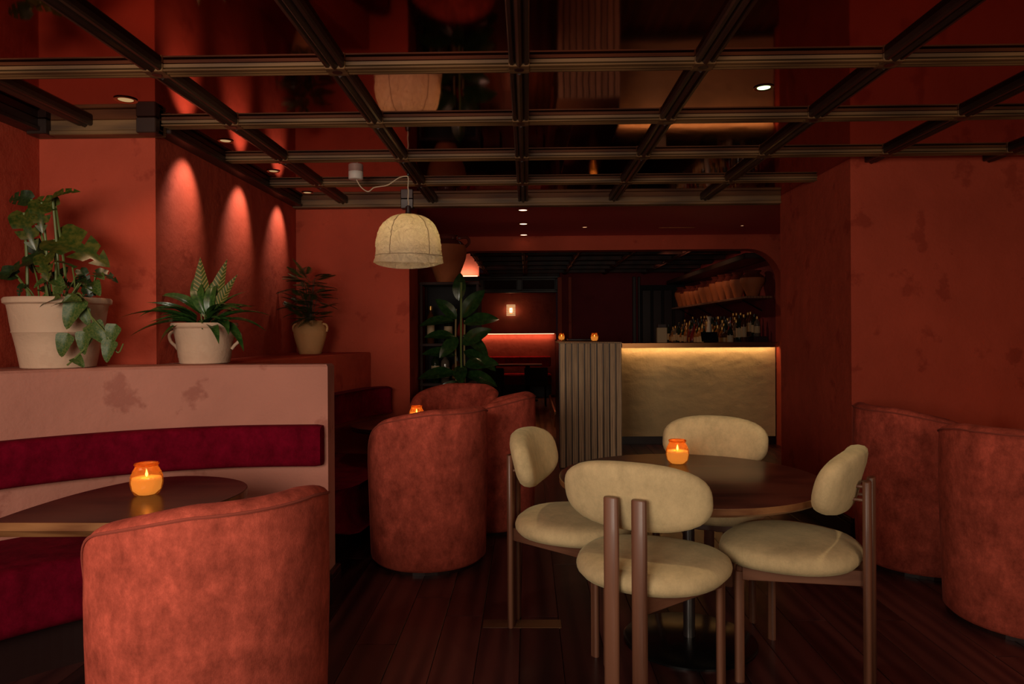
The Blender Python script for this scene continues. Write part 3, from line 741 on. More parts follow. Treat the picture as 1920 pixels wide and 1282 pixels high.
candle('amber glass candle jar on the table between the red armchairs', (2.935, 4.10, 0.714), 0.3)

# ================================================================== PENDANT LAMP
LX, LY = -0.785, 4.65
lamp = thing('pendant_lamp', 'crumpled paper dome pendant lamp swagged from the mirror ceiling', 'lamp', (LX, LY, 1.80))
prof = [(0.035, 0.330), (0.075, 0.326), (0.125, 0.306), (0.168, 0.270), (0.198, 0.222), (0.215, 0.165), (0.221, 0.105), (0.223, 0.062), (0.226, 0.046), (0.234, 0.0)]
prof = [tuple(p) for p in catmull([(r, z) for r, z in prof], 7)]
NS = 180; rs = []
nsec = 5
for r, z in prof:
    ring = []
    for k in range(NS):
        a = 2 * PI * k / NS + 0.35
        ph = ((a + math.radians(114)) * nsec / (2 * PI)) % 1.0
        rr = r * (0.962 + 0.038 * (math.cos((ph - 0.5) * 2 * PI) * 0.5 + 0.5) * 1.0)
        w_ = noise.noise(Vector((math.cos(a) * 2.6, math.sin(a) * 2.6, z * 9))) * 0.006 - (abs(noise.noise(Vector((math.cos(a) * 5.5, math.sin(a) * 5.5, z * 26)))) + 0.6 * abs(noise.noise(Vector((math.cos(a) * 11 + 3, math.sin(a) * 11, z * 50))))) * 0.011 + 0.003
        zz_ = z + (0.010 * math.sin(a * 2 + 1.0) * max(0, 1 - z / 0.06) if z < 0.06 else 0)
        ring.append(((rr + w_) * math.cos(a), (rr + w_) * math.sin(a), zz_))
    rs.append(ring)
sh = MB().rings(rs, False, False).obj('shade', M['paper'], lamp, True, ang=80)
for i in range(nsec):
    a = 2 * PI * i / nsec - math.radians(114); pts = []
    k = int(round(((a - 0.35) % (2 * PI)) / (2 * PI) * NS)) % NS
    for ring in rs[:-9]: p = Vector(ring[k]); pts.append(tuple(p * 1.0 + Vector((math.cos(a), math.sin(a), 0)) * 0.0015))
    MB().tube(pts, 0.0028, 6).obj('seam', M['seam'], sh, True)
pts = [Vector(p) for p in rs[-10]]
MB().tube([tuple(p + Vector((p.x, p.y, 0)).normalized() * 0.001) for p in pts + pts[:1]], 0.0022, 6).obj('seam', M['seam'], sh, True)
MB().lathe([(0.034, 0.318), (0.036, 0.332), (0.020, 0.342), (0.018, 0.385), (0.008, 0.392)], 20).obj('lamp_holder', M['base'], lamp, True, ang=40)
t = NT('bulb_glass').set(Base_Color=(0.9, 0.8, 0.6), Roughness=0.4)
t.b.inputs['Emission Color'].default_value = (1.0, 0.66, 0.28, 1); t.b.inputs['Emission Strength'].default_value = 6
MB().lathe([(0.012, 0.318), (0.014, 0.30), (0.03, 0.265), (0.034, 0.245), (0.026, 0.222), (0.004, 0.214)], 20).obj('bulb', t.m, lamp, True)
point('pendant_light', (LX, LY, 1.80 + 0.245), 26.0, (1.0, 0.72, 0.40), 0.035)
zt = ZB - 1.80 - 0.006
cw = [(0.0, 0.0, 0.385)] + [(0.002 * math.sin(k * 2.1), 0.0, 0.385 + (zt - 0.01 - 0.385) * k / 8) for k in range(1, 9)]
MB().tube(cw, 0.0038, 8).obj('drop_cord', M['cord'], lamp, True)
MB().lathe([(0.006, zt - 0.012), (0.009, zt - 0.006), (0.009, zt + 0.004)], 14).obj('ceiling_hook', M['black_metal'], lamp, True)
CX, CY = -1.156 - LX, 4.735 - LY
sw = catmull([(0.0, 0.0, zt - 0.012), (-0.06, 0.012, zt - 0.018), (-0.14, 0.03, zt - 0.062), (-0.20, 0.045, zt - 0.070), (-0.245, 0.06, zt - 0.075), (-0.285, 0.07, zt - 0.098), (-0.335, 0.08, zt - 0.065), (CX, CY, ZM - 1.80 - 0.045)], 6)
MB().tube([tuple(p) for p in sw], 0.0038, 8).obj('swag_cord', M['cord'], lamp, True)
MB().lathe([(0.008, ZM - 1.80 - 0.054), (0.044, ZM - 1.80 - 0.052), (0.049, ZM - 1.80 - 0.047), (0.049, ZM - 1.80)], 32, CX, CY).obj('canopy', M['white'], lamp, True, ang=40)

# ================================================================== DOWNLIGHTS
ring_me = MB().rings([[(r * math.cos(2 * PI * k / 28), r * math.sin(2 * PI * k / 28), z) for k in range(28)] for r, z in ((0.040, 0.0), (0.044, -0.004), (0.034, -0.004), (0.028, -0.001), (0.027, 0.0))]).mesh('trim_ring', M['brass'], True, 50)
def downlight(label, x, y, z, me_l, sc=1.0, grp='recessed downlights'):
    t_ = thing('downlight', label, 'downlight', (x, y, z), 0, grp); t_.scale = (sc,) * 3
    link('trim_ring', ring_me, t_); link('lens', me_l, t_); return t_
lens_m = MB().lathe([(0.0, -0.0015), (0.028, -0.0015)], 20, cap0=False, cap1=False)
def lens(name, m): return MB().rings([[(r * math.cos(2 * PI * k / 20), r * math.sin(2 * PI * k / 20), z) for k in range(20)] for r, z in ((0.0285, -0.0003), (0.0285, -0.0018), (0.004, -0.0026))]).mesh('lens', m)
L_warm = lens('lens', emit('lens_warm', (1.0, 0.55, 0.25), 1.0)); L_dim = lens('lens', emit('lens_dim', (0.8, 0.5, 0.22), 0.55)); L_green = lens('lens', emit('lens_green', (0.55, 1.0, 0.42), 3.0))
L_hot = lens('lens', emit('lens_hot', (1.0, 0.62, 0.35), 4.0))
WARM = (1.0, 0.56, 0.30)
for i, (x, y, pw_) in enumerate(((-1.86, 3.22, 7), (-1.70, 3.93, 19), (-1.70, 4.68, 18), (-1.70, 5.41, 17))):
    downlight(['downlight in the mirror over the biggest pot', 'downlight in the mirror above the lance-leaved plant', 'second wall-washing downlight along the rust wall', 'downlight in the mirror above the palm jar'][i], x, y, ZM, L_dim if i != 3 else L_dim, 1.15 if i == 0 else 1.0)
    if i == 0: spot('downlight_spot', (x, y, ZM - 0.02), (x - 0.1, YF, 1.3), pw_, WARM, 32, 0.8)
    else: spot('downlight_spot', (x, y, ZM - 0.012), (x - 0.21, y - 0.04, ZM - 0.012 - 0.30), pw_ * 0.95, (1.0, 0.86, 0.72), 33, 0.9, 0.02)
downlight('greenish downlight in the mirror above the large round table', 1.07, 3.17, ZM, L_green)
spot('table_spot', (1.07, 3.17, ZM - 0.02), (0.85, 3.0, 0.7), 18, (1.0, 0.80, 0.52), 55, 0.9, 0.05)
for i, y in enumerate((6.36, 7.18, 8.0)):
    downlight('downlight in the flat passage ceiling, %s from the mirror field' % ('first', 'second', 'third')[i], -0.03, y, ZS, L_hot, 1.3)
    spot('passage_spot', (-0.03, y, ZS - 0.02), (-0.03, y, 0), 7, WARM, 38, 0.8)
downlight('small downlight in the passage ceiling near the bar end', 0.62, 7.45, ZS, L_warm, 0.8)
downlight('tiny downlight in the passage ceiling beside the rust pier', 2.28, 7.45, ZS, L_warm, 0.5)
spot('passage_spot', (2.28, 7.45, ZS - 0.02), (2.45, 7.7, 0), 14, WARM, 30, 0.8)
for i, (x, y) in enumerate(((-0.42, 9.35), (-0.42, 10.1), (1.45, 11.5), (2.2, 9.6), (2.2, 10.3), (2.2, 11.1), (2.2, 12.0), (2.2, 12.9))):
    downlight('downlight between the bar coffers, %s' % ('above the lounge aisle' if i < 2 else 'over the bar well'), x, y, 2.46, L_hot, 0.9, 'bar coffer downlights')
spot('bar_spot', (1.7, 9.55, 2.38), (2.75, 9.7, 1.6), 16, WARM, 62, 0.9)
spot('bar_spot', (1.7, 11.3, 2.38), (2.75, 11.5, 1.6), 16, WARM, 62, 0.9)
spot('lounge_spot', (-0.42, 10.1, 2.44), (-0.3, 10.3, 0), 18, WARM, 36, 0.8)
spot('aisle_spot', (0.15, 9.25, 2.38), (0.15, 9.35, 0), 30, WARM, 30, 0.8)

# ================================================================== BAR
bar = thing('bar_counter', 'long bar counter with wavy cream plaster front and underlit top', 'bar counter', (2.0, 8.5, 0))
def bl(mb_): return mb_
MB().box(-0.945, 0.93, -0.16, 0.06, 0.09, 1.155).obj('body', M['base'], bar)
MB().box(-0.945, 0.93, -0.13, 0.06, 0.0, 0.09).obj('plinth', M['base'], bar)
# plaster front with real waves
nx, nz = 90, 52; vv = []; ff = []
for j in range(nz + 1):
    for i in range(nx + 1):
        X = -0.945 + 1.865 * i / nx; Z = 0.10 + 1.045 * j / nz
        p = Vector((X * 1.3, Z * 3.4, 0.3))
        d = noise.fractal(p, 0.9, 2.1, 5) * 0.005 + abs(noise.noise(p * 3.1)) * 0.012 * (0.15 + 0.85 * (j / nz) ** 4)
        vv.append((X, -0.19 - d, Z))
for j in range(nz):
    for i in range(nx): a = j * (nx + 1) + i; ff.append((a, a + 1, a + nx + 2, a + nx + 1))
M['cream'] = plaster('cream_plaster', (0.66, 0.46, 0.225), 0.7, blot=0.12)
MB().add(vv, ff).obj('front_panel', M['cream'], bar, True, ang=80)
MB().cbox(-0.945, 0.933, -0.27, 0.10, 1.165, 1.205, 0.004).obj('bar_top', M['tabletop'], bar)
MB().cbox(-0.945, 0.933, -0.275, -0.268, 1.150, 1.203, 0.001).obj('top_edge', M['brass'], bar)
MB().box(-0.945, 0.93, -0.255, -0.245, 1.157, 1.165).obj('led_strip', M['led_bar'], bar)
area('bar_led', (2.0, 8.5 - 0.248, 1.156), (0.25, 0, 0), 1.8, 0.012, 1.9, (1.0, 0.60, 0.28))
# return of the bar running into the far lounge
rb = thing('bar_return', 'side run of the bar leading into the far lounge', 'bar counter', (0.85, 9.9, 0))
MB().box(-0.28, 0.19, -2.1, 2.0, 0.0, 1.16).obj('body', M['base'], rb)
MB().cbox(-0.33, 0.20, -2.15, 2.05, 1.165, 1.205, 0.004).obj('bar_top', M['tabletop'], rb)
# slatted end cabinet
sc_c = thing('slatted_cabinet', 'weathered oak slatted end cabinet of the bar', 'cabinet', (0.62, 7.05, 0))
MB().box(-0.305, 0.310, -0.13, 0.68, 0.0, 1.228).obj('body', M['base'], sc_c)
sw_ = 0.615 / 10
slat_me = MB().cbox(-sw_ / 2 + 0.0055, sw_ / 2 - 0.0055, -0.009, 0.009, 0.0, 1.222, 0.002).mesh('slat', M['slat'])
for k in range(10):
    o = link('slat', slat_me, sc_c); o.location = (-0.3025 + sw_ * (k + 0.5), -0.139, 0.004)
MB().cbox(-0.307, 0.312, -0.150, 0.68, 1.228, 1.238, 0.002).obj('top', M['slat'], sc_c)
# foot rail
fr_ = thing('foot_rail', 'brass foot rail along the side run of the bar', 'rail', (0.38, 10.7, 0))
MB().tube([(0.0, -1.3, 0.25), (0.0, 1.2, 0.25), (0.03, 1.23, 0.25), (0.19, 1.23, 0.25)], 0.022, 12).obj('rail', M['brass'], fr_, True)
for y in (-0.9, 0.1, 1.0): MB().tube([(0, y, 0), (0, y, 0.24)], 0.012, 10).obj('post', M['brass'], fr_, True); MB().lathe([(0.03, 0), (0.03, 0.006)], 14, 0, y).obj('foot', M['brass'], fr_)
candle('amber candle jar on the bar behind the slatted cabinet', (0.985, 10.25, 1.205), 0.15, 1.05)
tag(MB().cbox(0.64, 1.03, 10.9, 11.4, 1.205, 1.225, 0.004).obj('tray', M['base']), 'dark serving tray on the side run of the bar', 'tray')
# half wall in the lounge with candle
struct('wall_lounge', MB().prism([(0.52, 12.3), (0.80, 12.3), (0.80, 13.1), (0.52, 13.1)], 0, 1.19, 0.01), M['plaster_far'], 'low red wall end at the lounge banquette', 'half wall')
candle('amber candle jar on the low red wall in the lounge', (0.62, 12.6, 1.19), 0.15, 1.1)
# ------------------------------------------------------------------ back bar: counter tiers, shelf, jars, bottles
bc = thing('back_counter', 'stepped dark back counter along the bar wall', 'counter', (2.7, 10.6, 0))
MB().box(-0.30, 0.245, -1.98, 2.0, 0, 1.13).obj('body', M['base'], bc)
tag(MB().cbox(2.60, 2.945, 8.62, 12.6, 1.13, 1.20, 0.004).obj('display_step', M['base']), 'lower long black display step on the back counter', 'shelf')
tag(MB().cbox(2.77, 2.945, 8.62, 12.6, 1.20, 1.27, 0.004).obj('display_step', M['base']), 'upper long black display step against the bar wall', 'shelf')
js = thing('jar_shelf', 'long dark shelf of clay jars high on the bar wall', 'shelf', (2.79, 10.6, 1.73))
MB().cbox(-0.17, 0.155, -2.15, 2.15, 0, 0.028, 0.004).obj('board', M['walnut'], js)
for y in (-1.8, -0.6, 0.6, 1.8): MB().tube([(0.14, y, -0.14), (-0.10, y, -0.004)], 0.008, 8).obj('bracket', M['black_metal'], js)
struct('trim_14', MB().cbox(2.60, 2.95, 8.4, 13.1, 2.20, 2.27, 0.008), M['beam'], 'dark timber rail above the clay jars', 'trim')
def jar_thing(label, prof, split, loc, grp=None, handles=False, m1='terracotta', m2='glaze', cat='jar', name='clay_jar'):
    t_ = thing(name, label, cat, loc, random.random() * 6, grp)
    lo = [p for p in prof if p[1] <= split]; hi = [p for p in prof if p[1] >= split]
    MB().lathe(lo, 28, cap1=False).obj('body', M[m1], t_, True, ang=50)
    MB().lathe(hi, 28, cap0=False).obj('neck', M[m2], t_, True, ang=50)
    return t_
jp = [(0.056, 0.0), (0.062, 0.02), (0.088, 0.09), (0.122, 0.165), (0.132, 0.205), (0.126, 0.235), (0.126, 0.235), (0.110, 0.26), (0.086, 0.28), (0.078, 0.298), (0.092, 0.315), (0.096, 0.325), (0.080, 0.325), (0.070, 0.30)]
j0 = None; rj = random.Random(5)
for k in range(11):
    y = 9.14 + k * 0.335
    sc = 0.86 + rj.random() * 0.2
    lab = 'terracotta jar with dark glazed neck, %s after the largest jar on the bar shelf' % ('first', 'second', 'third', 'fourth', 'fifth', 'sixth', 'seventh', 'eighth', 'ninth', 'tenth', 'eleventh')[k]
    if j0 is None: j0 = jr = jar_thing(lab, jp, 0.235, (2.74, y, 1.758), 'clay jars on the bar shelf')
    else: jr = dup(j0, (2.74, y, 1.758), rj.random() * 6, label=lab)
    jr.scale = (sc * 0.84, sc * 0.84, sc * 1.05)
jar_thing('largest round terracotta jar at the near end of the bar shelf', [(r * 1.15, z) for r, z in jp], 0.235, (2.79, 8.72, 1.758), 'clay jars on the bar shelf')
def bottle_proto(kind):
    P = {'wine': ([(0.036, 0), (0.038, 0.01), (0.038, 0.19), (0.030, 0.215), (0.0145, 0.24), (0.0135, 0.295), (0.015, 0.30)], 'g_green', 'lab_cream', 'cap_b', 'dark green wine bottle'),
         'whisky': ([(0.040, 0), (0.043, 0.01), (0.043, 0.15), (0.034, 0.185), (0.015, 0.21), (0.0145, 0.245), (0.016, 0.25)], 'g_amber', 'lab_cream', 'cap_g', 'amber whisky bottle'),
         'square': ([(0.047, 0), (0.050, 0.008), (0.050, 0.15), (0.040, 0.17), (0.016, 0.185), (0.016, 0.225), (0.018, 0.23)], 'g_brown', 'lab_gold', 'cap_b', 'squat brown spirit bottle'),
         'gin': ([(0.036, 0), (0.039, 0.01), (0.041, 0.17), (0.036, 0.20), (0.017, 0.225), (0.016, 0.26), (0.018, 0.268)], 'g_clear', 'lab_cream', 'cap_g', 'clear spirit bottle'),
         'liqueur': ([(0.033, 0), (0.036, 0.01), (0.042, 0.08), (0.032, 0.15), (0.015, 0.20), (0.014, 0.28), (0.016, 0.285)], 'g_red', 'lab_dark', 'cap_b', 'red liqueur bottle'),
         'tall': ([(0.031, 0), (0.034, 0.01), (0.034, 0.23), (0.026, 0.26), (0.013, 0.28), (0.0125, 0.33), (0.0145, 0.335)], 'g_brown', 'lab_cream', 'cap_g', 'tall brown bottle')}[kind]
    pr, gm, lm, cmn, nm = P; n = 4 if False else 18
    glass = MB().lathe(pr, n).mesh('glass', M[gm], True, 50)
    rb_ = max(r for r, z in pr[:3]); h_ = pr[2][1]
    lab = MB().lathe([(rb_ + 0.0008, h_ * 0.28), (rb_ + 0.0008, h_ * 0.82)], n, cap0=False, cap1=False).mesh('label', M[lm], True, 50)
    top = pr[-1][1]
    cap = MB().lathe([(0.0168, top - 0.03), (0.0175, top - 0.005), (0.0165, top + 0.006)], 12).mesh('cap', M[cmn], True, 50)
    return glass, lab, cap, nm
protos = {k: bottle_proto(k) for k in ('wine', 'whisky', 'square', 'gin', 'liqueur', 'tall')}
rbot = random.Random(11)
for row, (X, Z, nb_) in enumerate(((2.50, 1.13, 26), (2.68, 1.20, 26), (2.855, 1.27, 26))):
    for k in range(nb_):
        y = 8.72 + k * 0.145 + rbot.uniform(-0.02, 0.02)
        if row == 0 and k in (6, 7): continue
        kd = rbot.choice(['whisky', 'square', 'gin', 'liqueur', 'wine', 'whisky'] if row == 0 else ['wine', 'tall', 'whisky', 'gin', 'liqueur'] if row == 1 else ['wine', 'tall', 'wine', 'gin'])
        g_, l_, c_, nm = protos[kd]
        t_ = thing('bottle', nm + ' on the %s of the back counter' % ('front row', 'middle step', 'top step')[row], 'bottle', (X + rbot.uniform(-0.02, 0.02), y, Z), rbot.random() * 6, '%ss on the back counter %s' % (nm, ('front row', 'middle step', 'top step')[row]))
        t_.scale = (rbot.uniform(0.90, 1.12 if row < 2 else 0.92),) * 3
        link('glass', g_, t_); link('label', l_, t_); link('cap', c_, t_)
vz = thing('ceramic_bottle', 'pale tapering ceramic bottle among the spirits', 'bottle', (2.50, 9.66, 1.13))
MB().lathe([(0.045, 0), (0.05, 0.02), (0.042, 0.2), (0.024, 0.33), (0.022, 0.36), (0.034, 0.40), (0.036, 0.41)], 20).obj('body', M['porcelain'], vz, True, ang=50)
tb = thing('order_screen', 'black tilted order screen beside the bar bottles', 'screen', (2.36, 9.2, 1.205 - 0.205 + 0.0))
tb.location = (2.2, 8.45, 1.205)
MB().cbox(-0.07, 0.07, -0.05, 0.05, 0, 0.008, 0.002).obj('foot', M['black_metal'], tb)
o = MB().cbox(-0.10, 0.10, -0.006, 0.006, 0.0, 0.13, 0.003).obj('display', M['black_metal'], tb); o.location = (0, 0.01, 0.008); o.rotation_euler = (-0.5, 0, 0)
mh = thing('paper_holder', 'upright pale menu box at the end of the bar shelf', 'holder', (2.30, 12.4, 1.205 - 0.205))
mh.location = (1.62, 8.47, 1.205)
MB().cbox(-0.06, 0.06, -0.04, 0.04, 0, 0.18, 0.004).obj('box', M['lab_cream'], mh); MB().cbox(-0.05, 0.05, -0.03, 0.03, 0.18, 0.22, 0.002).obj('menus', M['lab_dark'], mh)

# ================================================================== SHELF RACK, AMPHORA
sr = thing('shelf_rack', 'dark open shelf rack behind the rubber fig', 'shelf rack', (-0.70, 6.48, 0))
for x in (-0.265, 0.245):
    for y in (-0.16, 0.16): MB().cbox(x, x + 0.022, y - 0.011, y + 0.011, 0, 1.775, 0.002).obj('upright', M['matte'], sr)
for z in (0.12, 0.50, 0.86, 1.22, 1.775): MB().cbox(-0.27, 0.27, -0.175, 0.175, z, z + 0.024, 0.002).obj('shelf', M['matte'], sr)
MB().box(-0.27, 0.27, 0.172, 0.18, 0.1, 1.775).obj('back_panel', M['dark'], sr)
am_ = thing('amphora', 'big two-tone clay amphora on top of the shelf rack', 'jar', (-0.735, 6.46, 1.799))
ap = [(0.085, 0), (0.095, 0.01), (0.135, 0.12), (0.172, 0.22), (0.183, 0.29), (0.172, 0.345), (0.130, 0.385), (0.092, 0.402), (0.088, 0.425), (0.105, 0.44), (0.085, 0.44), (0.075, 0.42)]
MB().lathe([p for p in ap if p[1] <= 0.345], 36, cap1=False).obj('body', M['terracotta'], am_, True, ang=50)
MB().lathe([p for p in ap if p[1] >= 0.345], 36, cap0=False).obj('neck', M['glaze'], am_, True, ang=50)
for sg in (-1, 1):
    MB().tube([tuple(p) for p in catmull([(sg * 0.165, 0, 0.33), (sg * 0.205, 0, 0.37), (sg * 0.185, 0, 0.42), (sg * 0.10, 0, 0.415)], 5)], 0.014, 8).obj('handle', M['glaze'], am_, True)
for k, (x, z, kd) in enumerate(((-0.14, 0.884, 'wine'), (-0.05, 0.884, 'gin'), (0.06, 0.884, 'square'), (-0.18, 1.244, 'tall'), (-0.02, 1.244, 'wine'), (0.10, 1.244, 'liqueur'))):
    g_, l_, c_, nm = protos[kd]
    t_ = thing('bottle', nm + ' on the %s shelf of the dark rack' % ('middle' if z < 1 else 'upper'), 'bottle', (-0.70 + x, 6.40, z), k, 'bottles on the shelf rack')
    link('glass', g_, t_); link('label', l_, t_); link('cap', c_, t_)
dc = thing('decanter', 'round red glass decanter with pale funnel neck on the rack', 'decanter', (-0.79, 6.38, 0.524))
MB().lathe([(0.05, 0), (0.07, 0.02), (0.085, 0.08), (0.07, 0.14), (0.03, 0.18)], 24).obj('bowl', M['decanter'], dc, True, ang=60)
MB().lathe([(0.03, 0.18), (0.022, 0.22), (0.045, 0.29)], 24, cap0=False, cap1=False).obj('neck', M['porcelain'], dc, True, ang=60)

# ================================================================== FAR LOUNGE FURNITURE
fb = thing('banquette', 'scarlet banquette below the glowing far wall ledge', 'banquette', (-0.5, 14.5, 0))
MB().cbox(-1.5, 1.0, 0.30, 0.44, 0.60, 0.82, 0.02).obj('back_cushion', M['velvet_red'], fb)
for a, c in ((-1.5, -0.02), (0.0, 1.0)): MB().cbox(a, c, -0.15, 0.34, 0.26, 0.47, 0.025).obj('seat', M['velvet_red'], fb)
MB().box(-1.5, 1.0, -0.05, 0.44, 0, 0.26).obj('plinth', M['base'], fb)
tg = thing('oblong_table', 'long dark oblong table in front of the scarlet banquette', 'table', (-0.33, 13.6, 0))
MB().cbox(-0.66, 0.62, -0.24, 0.24, 0.69, 0.714, 0.004).obj('top', M['tabletop'], tg)
for x in (-0.32, 0.34): MB().lathe([(0.045, 0.02), (0.045, 0.69)], 16, x, 0).obj('column', M['black_metal'], tg, True); MB().lathe([(0.2, 0), (0.2, 0.02)], 24, x, 0).obj('base_plate', M['black_metal'], tg)
for lab, x, y in (('dark low stool in the lounge nearer the rubber fig', -0.62, 12.6), ('dark low stool by the brass foot rail', 0.16, 12.75)):
    st = thing('stool', lab, 'stool', (x, y, 0), 0, 'lounge stools')
    MB().cbox(-0.21, 0.21, -0.2, 0.2, 0.36, 0.47, 0.02).obj('seat', M['matte'], st)
    MB().cbox(-0.21, 0.21, -0.2, -0.16, 0.47, 0.70, 0.015).obj('backrest', M['matte'], st)
    for sx in (-1, 1):
        for sy in (-1, 1): MB().tube([(sx * 0.17, sy * 0.16, 0), (sx * 0.17, sy * 0.16, 0.37)], 0.014, 8).obj('leg', M['black_metal'], st)
sco = thing('wall_sconce', 'square ribbed glass wall sconce glowing on the far wall', 'wall lamp', (-0.335, YFAR - 0.12, 1.80))
MB().cbox(-0.06, 0.06, -0.02, 0.0, -0.09, 0.09, 0.003).obj('back_plate', M['brass'], sco)
for k in range(9): MB().cbox(-0.095, 0.095, -0.10, -0.086, -0.12 + k * 0.027, -0.12 + k * 0.027 + 0.019, 0.003).obj('glass_rib', emit('sconce_rib', (1.0, 0.50, 0.22), 0.7) if k == 0 else bpy.data.materials['sconce_rib'], sco)
MB().lathe([(0.02, -0.06), (0.03, -0.02), (0.03, 0.03), (0.012, 0.06)], 16, 0, -0.05).obj('bulb', emit('sconce_bulb', (1.0, 0.7, 0.36), 14), sco, True)
point('sconce_light', (-0.335, YFAR - 0.27, 1.80), 1.6, (1.0, 0.35, 0.16), 0.05)

# ================================================================== PLANTS
def leaf_mesh(name, mat, L=1.0, W=0.5, shape='oval', droop=0.25, fold=0.25, wav=0.0, n=14, holes=()):
    nx_ = 3; vv = []; ff = []
    def wid(s):
        if shape == 'oval': return math.sin(PI * s ** 0.9) ** 0.75
        if shape == 'lance': return (math.sin(PI * s ** 0.75) ** 0.9) * (1 - 0.25 * s)
        if shape == 'heart': return (min(1, s / 0.12) ** 0.5) * (1 - s) ** 0.62 * 1.15
        if shape == 'mon': return (min(1, (s + 0.02) / 0.16) ** 0.5) * (1 - s ** 2.2) ** 0.8
    for i in range(n + 1):
        s = i / n; ww = max(0.004, wid(s)) * W / 2
        a = droop * s * 1.6
        y = L * (math.sin(a) / max(droop * 1.6, 1e-3)) if droop > 1e-3 else L * s
        z = -L * (1 - math.cos(a)) / max(droop * 1.6, 1e-3) if droop > 1e-3 else 0
        back = -0.10 * L * (1 - s) ** 3 if shape in ('heart', 'mon') else 0
        for j in range(-nx_, nx_ + 1):
            u = j / nx_; 
            vv.append((u * ww, y + back * abs(u), z + fold * abs(u) * ww + wav * math.sin(s * 19 + (j > 0) * 1.3) * abs(u) * ww))
    m_ = 2 * nx_ + 1
    for i in range(n):
        for j in range(2 * nx_):
            outer = j in (0, 2 * nx_ - 1) or (j in (1, 2 * nx_ - 2))
            if i in holes and outer: continue
            ff.append((i * m_ + j, i * m_ + j + 1, (i + 1) * m_ + j + 1, (i + 1) * m_ + j))
    mb_ = MB().add(vv, ff)
    me = mb_.mesh(name, mat, True, 80)
    return me
def place_leaf(me, parent, base, d, nrm=(0, 0, 1), sc=1.0, name='leaf', roll=0.0):
    d = Vector(d).normalized(); nz_ = Vector(nrm); x_ = d.cross(nz_)
    if x_.length < 0.05: x_ = d.cross(Vector((0.3, 1, 0.2)))
    x_.normalize(); z_ = x_.cross(d).normalized()
    m = Matrix((x_, d, z_)).transposed().to_4x4() @ Matrix.Rotation(roll, 4, 'Y')
    o = link(name, me, parent); o.matrix_local = Matrix.Translation(base) @ m @ Matrix.Diagonal((sc, sc, sc, 1))
    return o
def stem(parent, pts, r=0.004, mat='stem', name='stem'):
    return MB().tube([tuple(p) for p in catmull(pts, 4)], r, 6).obj(name, M[mat], parent, True)
def pot_thing(t_, prof, mat, soil_z, soil_r, rim=None, handle=None, band=None, wob=0.0):
    p_ = MB().lathe(prof, 48, cap1=False).obj('pot', M[mat], t_, True, ang=45)
    MB().lathe([(soil_r, soil_z - 0.01), (soil_r * 0.5, soil_z + 0.004)], 24).obj('soil', M['soil'], t_)
    if handle:
        for a in handle[0]:
            pts = [Vector((r * math.cos(a), r * math.sin(a), z)) for r, z in handle[1]]
            MB().tube([tuple(p) for p in catmull([tuple(p) for p in pts], 5)], handle[2], 10).obj('handle', M[mat], p_, True)
    return p_
# ---- big pot: monstera with trailing pothos
m1 = thing('potted_monstera', 'big chalky clay pot of split-leaf monstera and trailing pothos', 'potted plant', (-2.235, 3.30, 1.19))
pot_thing(m1, [(0.148, 0), (0.155, 0.004), (0.172, 0.10), (0.186, 0.165), (0.190, 0.168), (0.189, 0.178), (0.193, 0.20), (0.203, 0.27), (0.208, 0.296), (0.222, 0.304), (0.224, 0.322), (0.218, 0.330), (0.205, 0.326), (0.198, 0.30)], 'pot', 0.29, 0.199,
          handle=([PI * 0.98, PI * 1.55 + PI], [(0.206, 0.275), (0.222, 0.262), (0.225, 0.225), (0.212, 0.195), (0.189, 0.185)], 0.012))
mon = leaf_mesh('leaf', M['leaf_monstera'], 1.0, 0.66, 'mon', 0.45, 0.30, 0.05, 18, holes=(8, 13))
mon2 = leaf_mesh('leaf', M['leaf_dark'], 1.0, 0.66, 'mon', 0.5, 0.3, 0.05, 16, holes=(7, 11))
het = leaf_mesh('leaf', M['leaf_pothos'], 1.0, 0.74, 'heart', 0.4, 0.30, 0.04, 12)
# px scale at depth 3.3 : 1 px = 2.5 mm
def mstem(top, base, me, ldir, sc, nrm=(0, -1, 0.3), r=0.006):
    b0 = Vector(base); t0 = Vector(top); mid = (b0 + t0) / 2 + Vector((0.012, -0.01, 0.0))
    stem(m1, [tuple(b0), tuple(mid), tuple(t0)], r); place_leaf(me, m1, t0, ldir, nrm, sc)
mstem((-0.115, -0.02, 0.80), (0.01, -0.02, 0.30), mon2, (-0.9, -0.2, 0.10), 0.13)
mstem((-0.145, -0.03, 0.735), (-0.13, -0.03, 0.30), mon, (0.45, -0.45, -0.85), 0.20, (0.2, -0.9, 0.3), 0.007)
mstem((-0.045, -0.05, 0.78), (-0.03, -0.02, 0.30), mon, (0.25, -0.5, -0.8), 0.16, (0.3, -0.9, 0.3))
mstem((0.015, -0.06, 0.79), (0.03, -0.04, 0.30), mon, (0.75, -0.2, 0.45), 0.14, (-0.2, -0.6, 0.7))
mstem((0.02, -0.05, 0.76), (0.045, 0.0, 0.30), mon, (-0.75, -0.1, 0.25), 0.15, (0.1, -0.8, 0.5))
mstem((0.015, -0.05, 0.605), (0.03, -0.07, 0.30), mon, (0.92, -0.25, -0.22), 0.30, (0.1, -0.75, 0.66))
mstem((-0.10, 0.03, 0.60), (-0.05, 0.02, 0.30), mon2, (-0.3, -0.3, -0.75), 0.16, (0, -0.9, 0.3))
mstem((-0.02, -0.06, 0.53), (0.02, -0.05, 0.30), mon, (0.3, -0.6, -0.6), 0.15, (0, -0.8, 0.6))
mstem((-0.06, -0.05, 0.51), (-0.02, -0.04, 0.30), mon2, (-0.8, -0.4, -0.25), 0.17, (0, -0.6, 0.8))
mstem((-0.17, -0.05, 0.44), (-0.08, -0.05, 0.30), mon2, (-0.7, -0.5, 0.1), 0.14, (0, -0.8, 0.5))
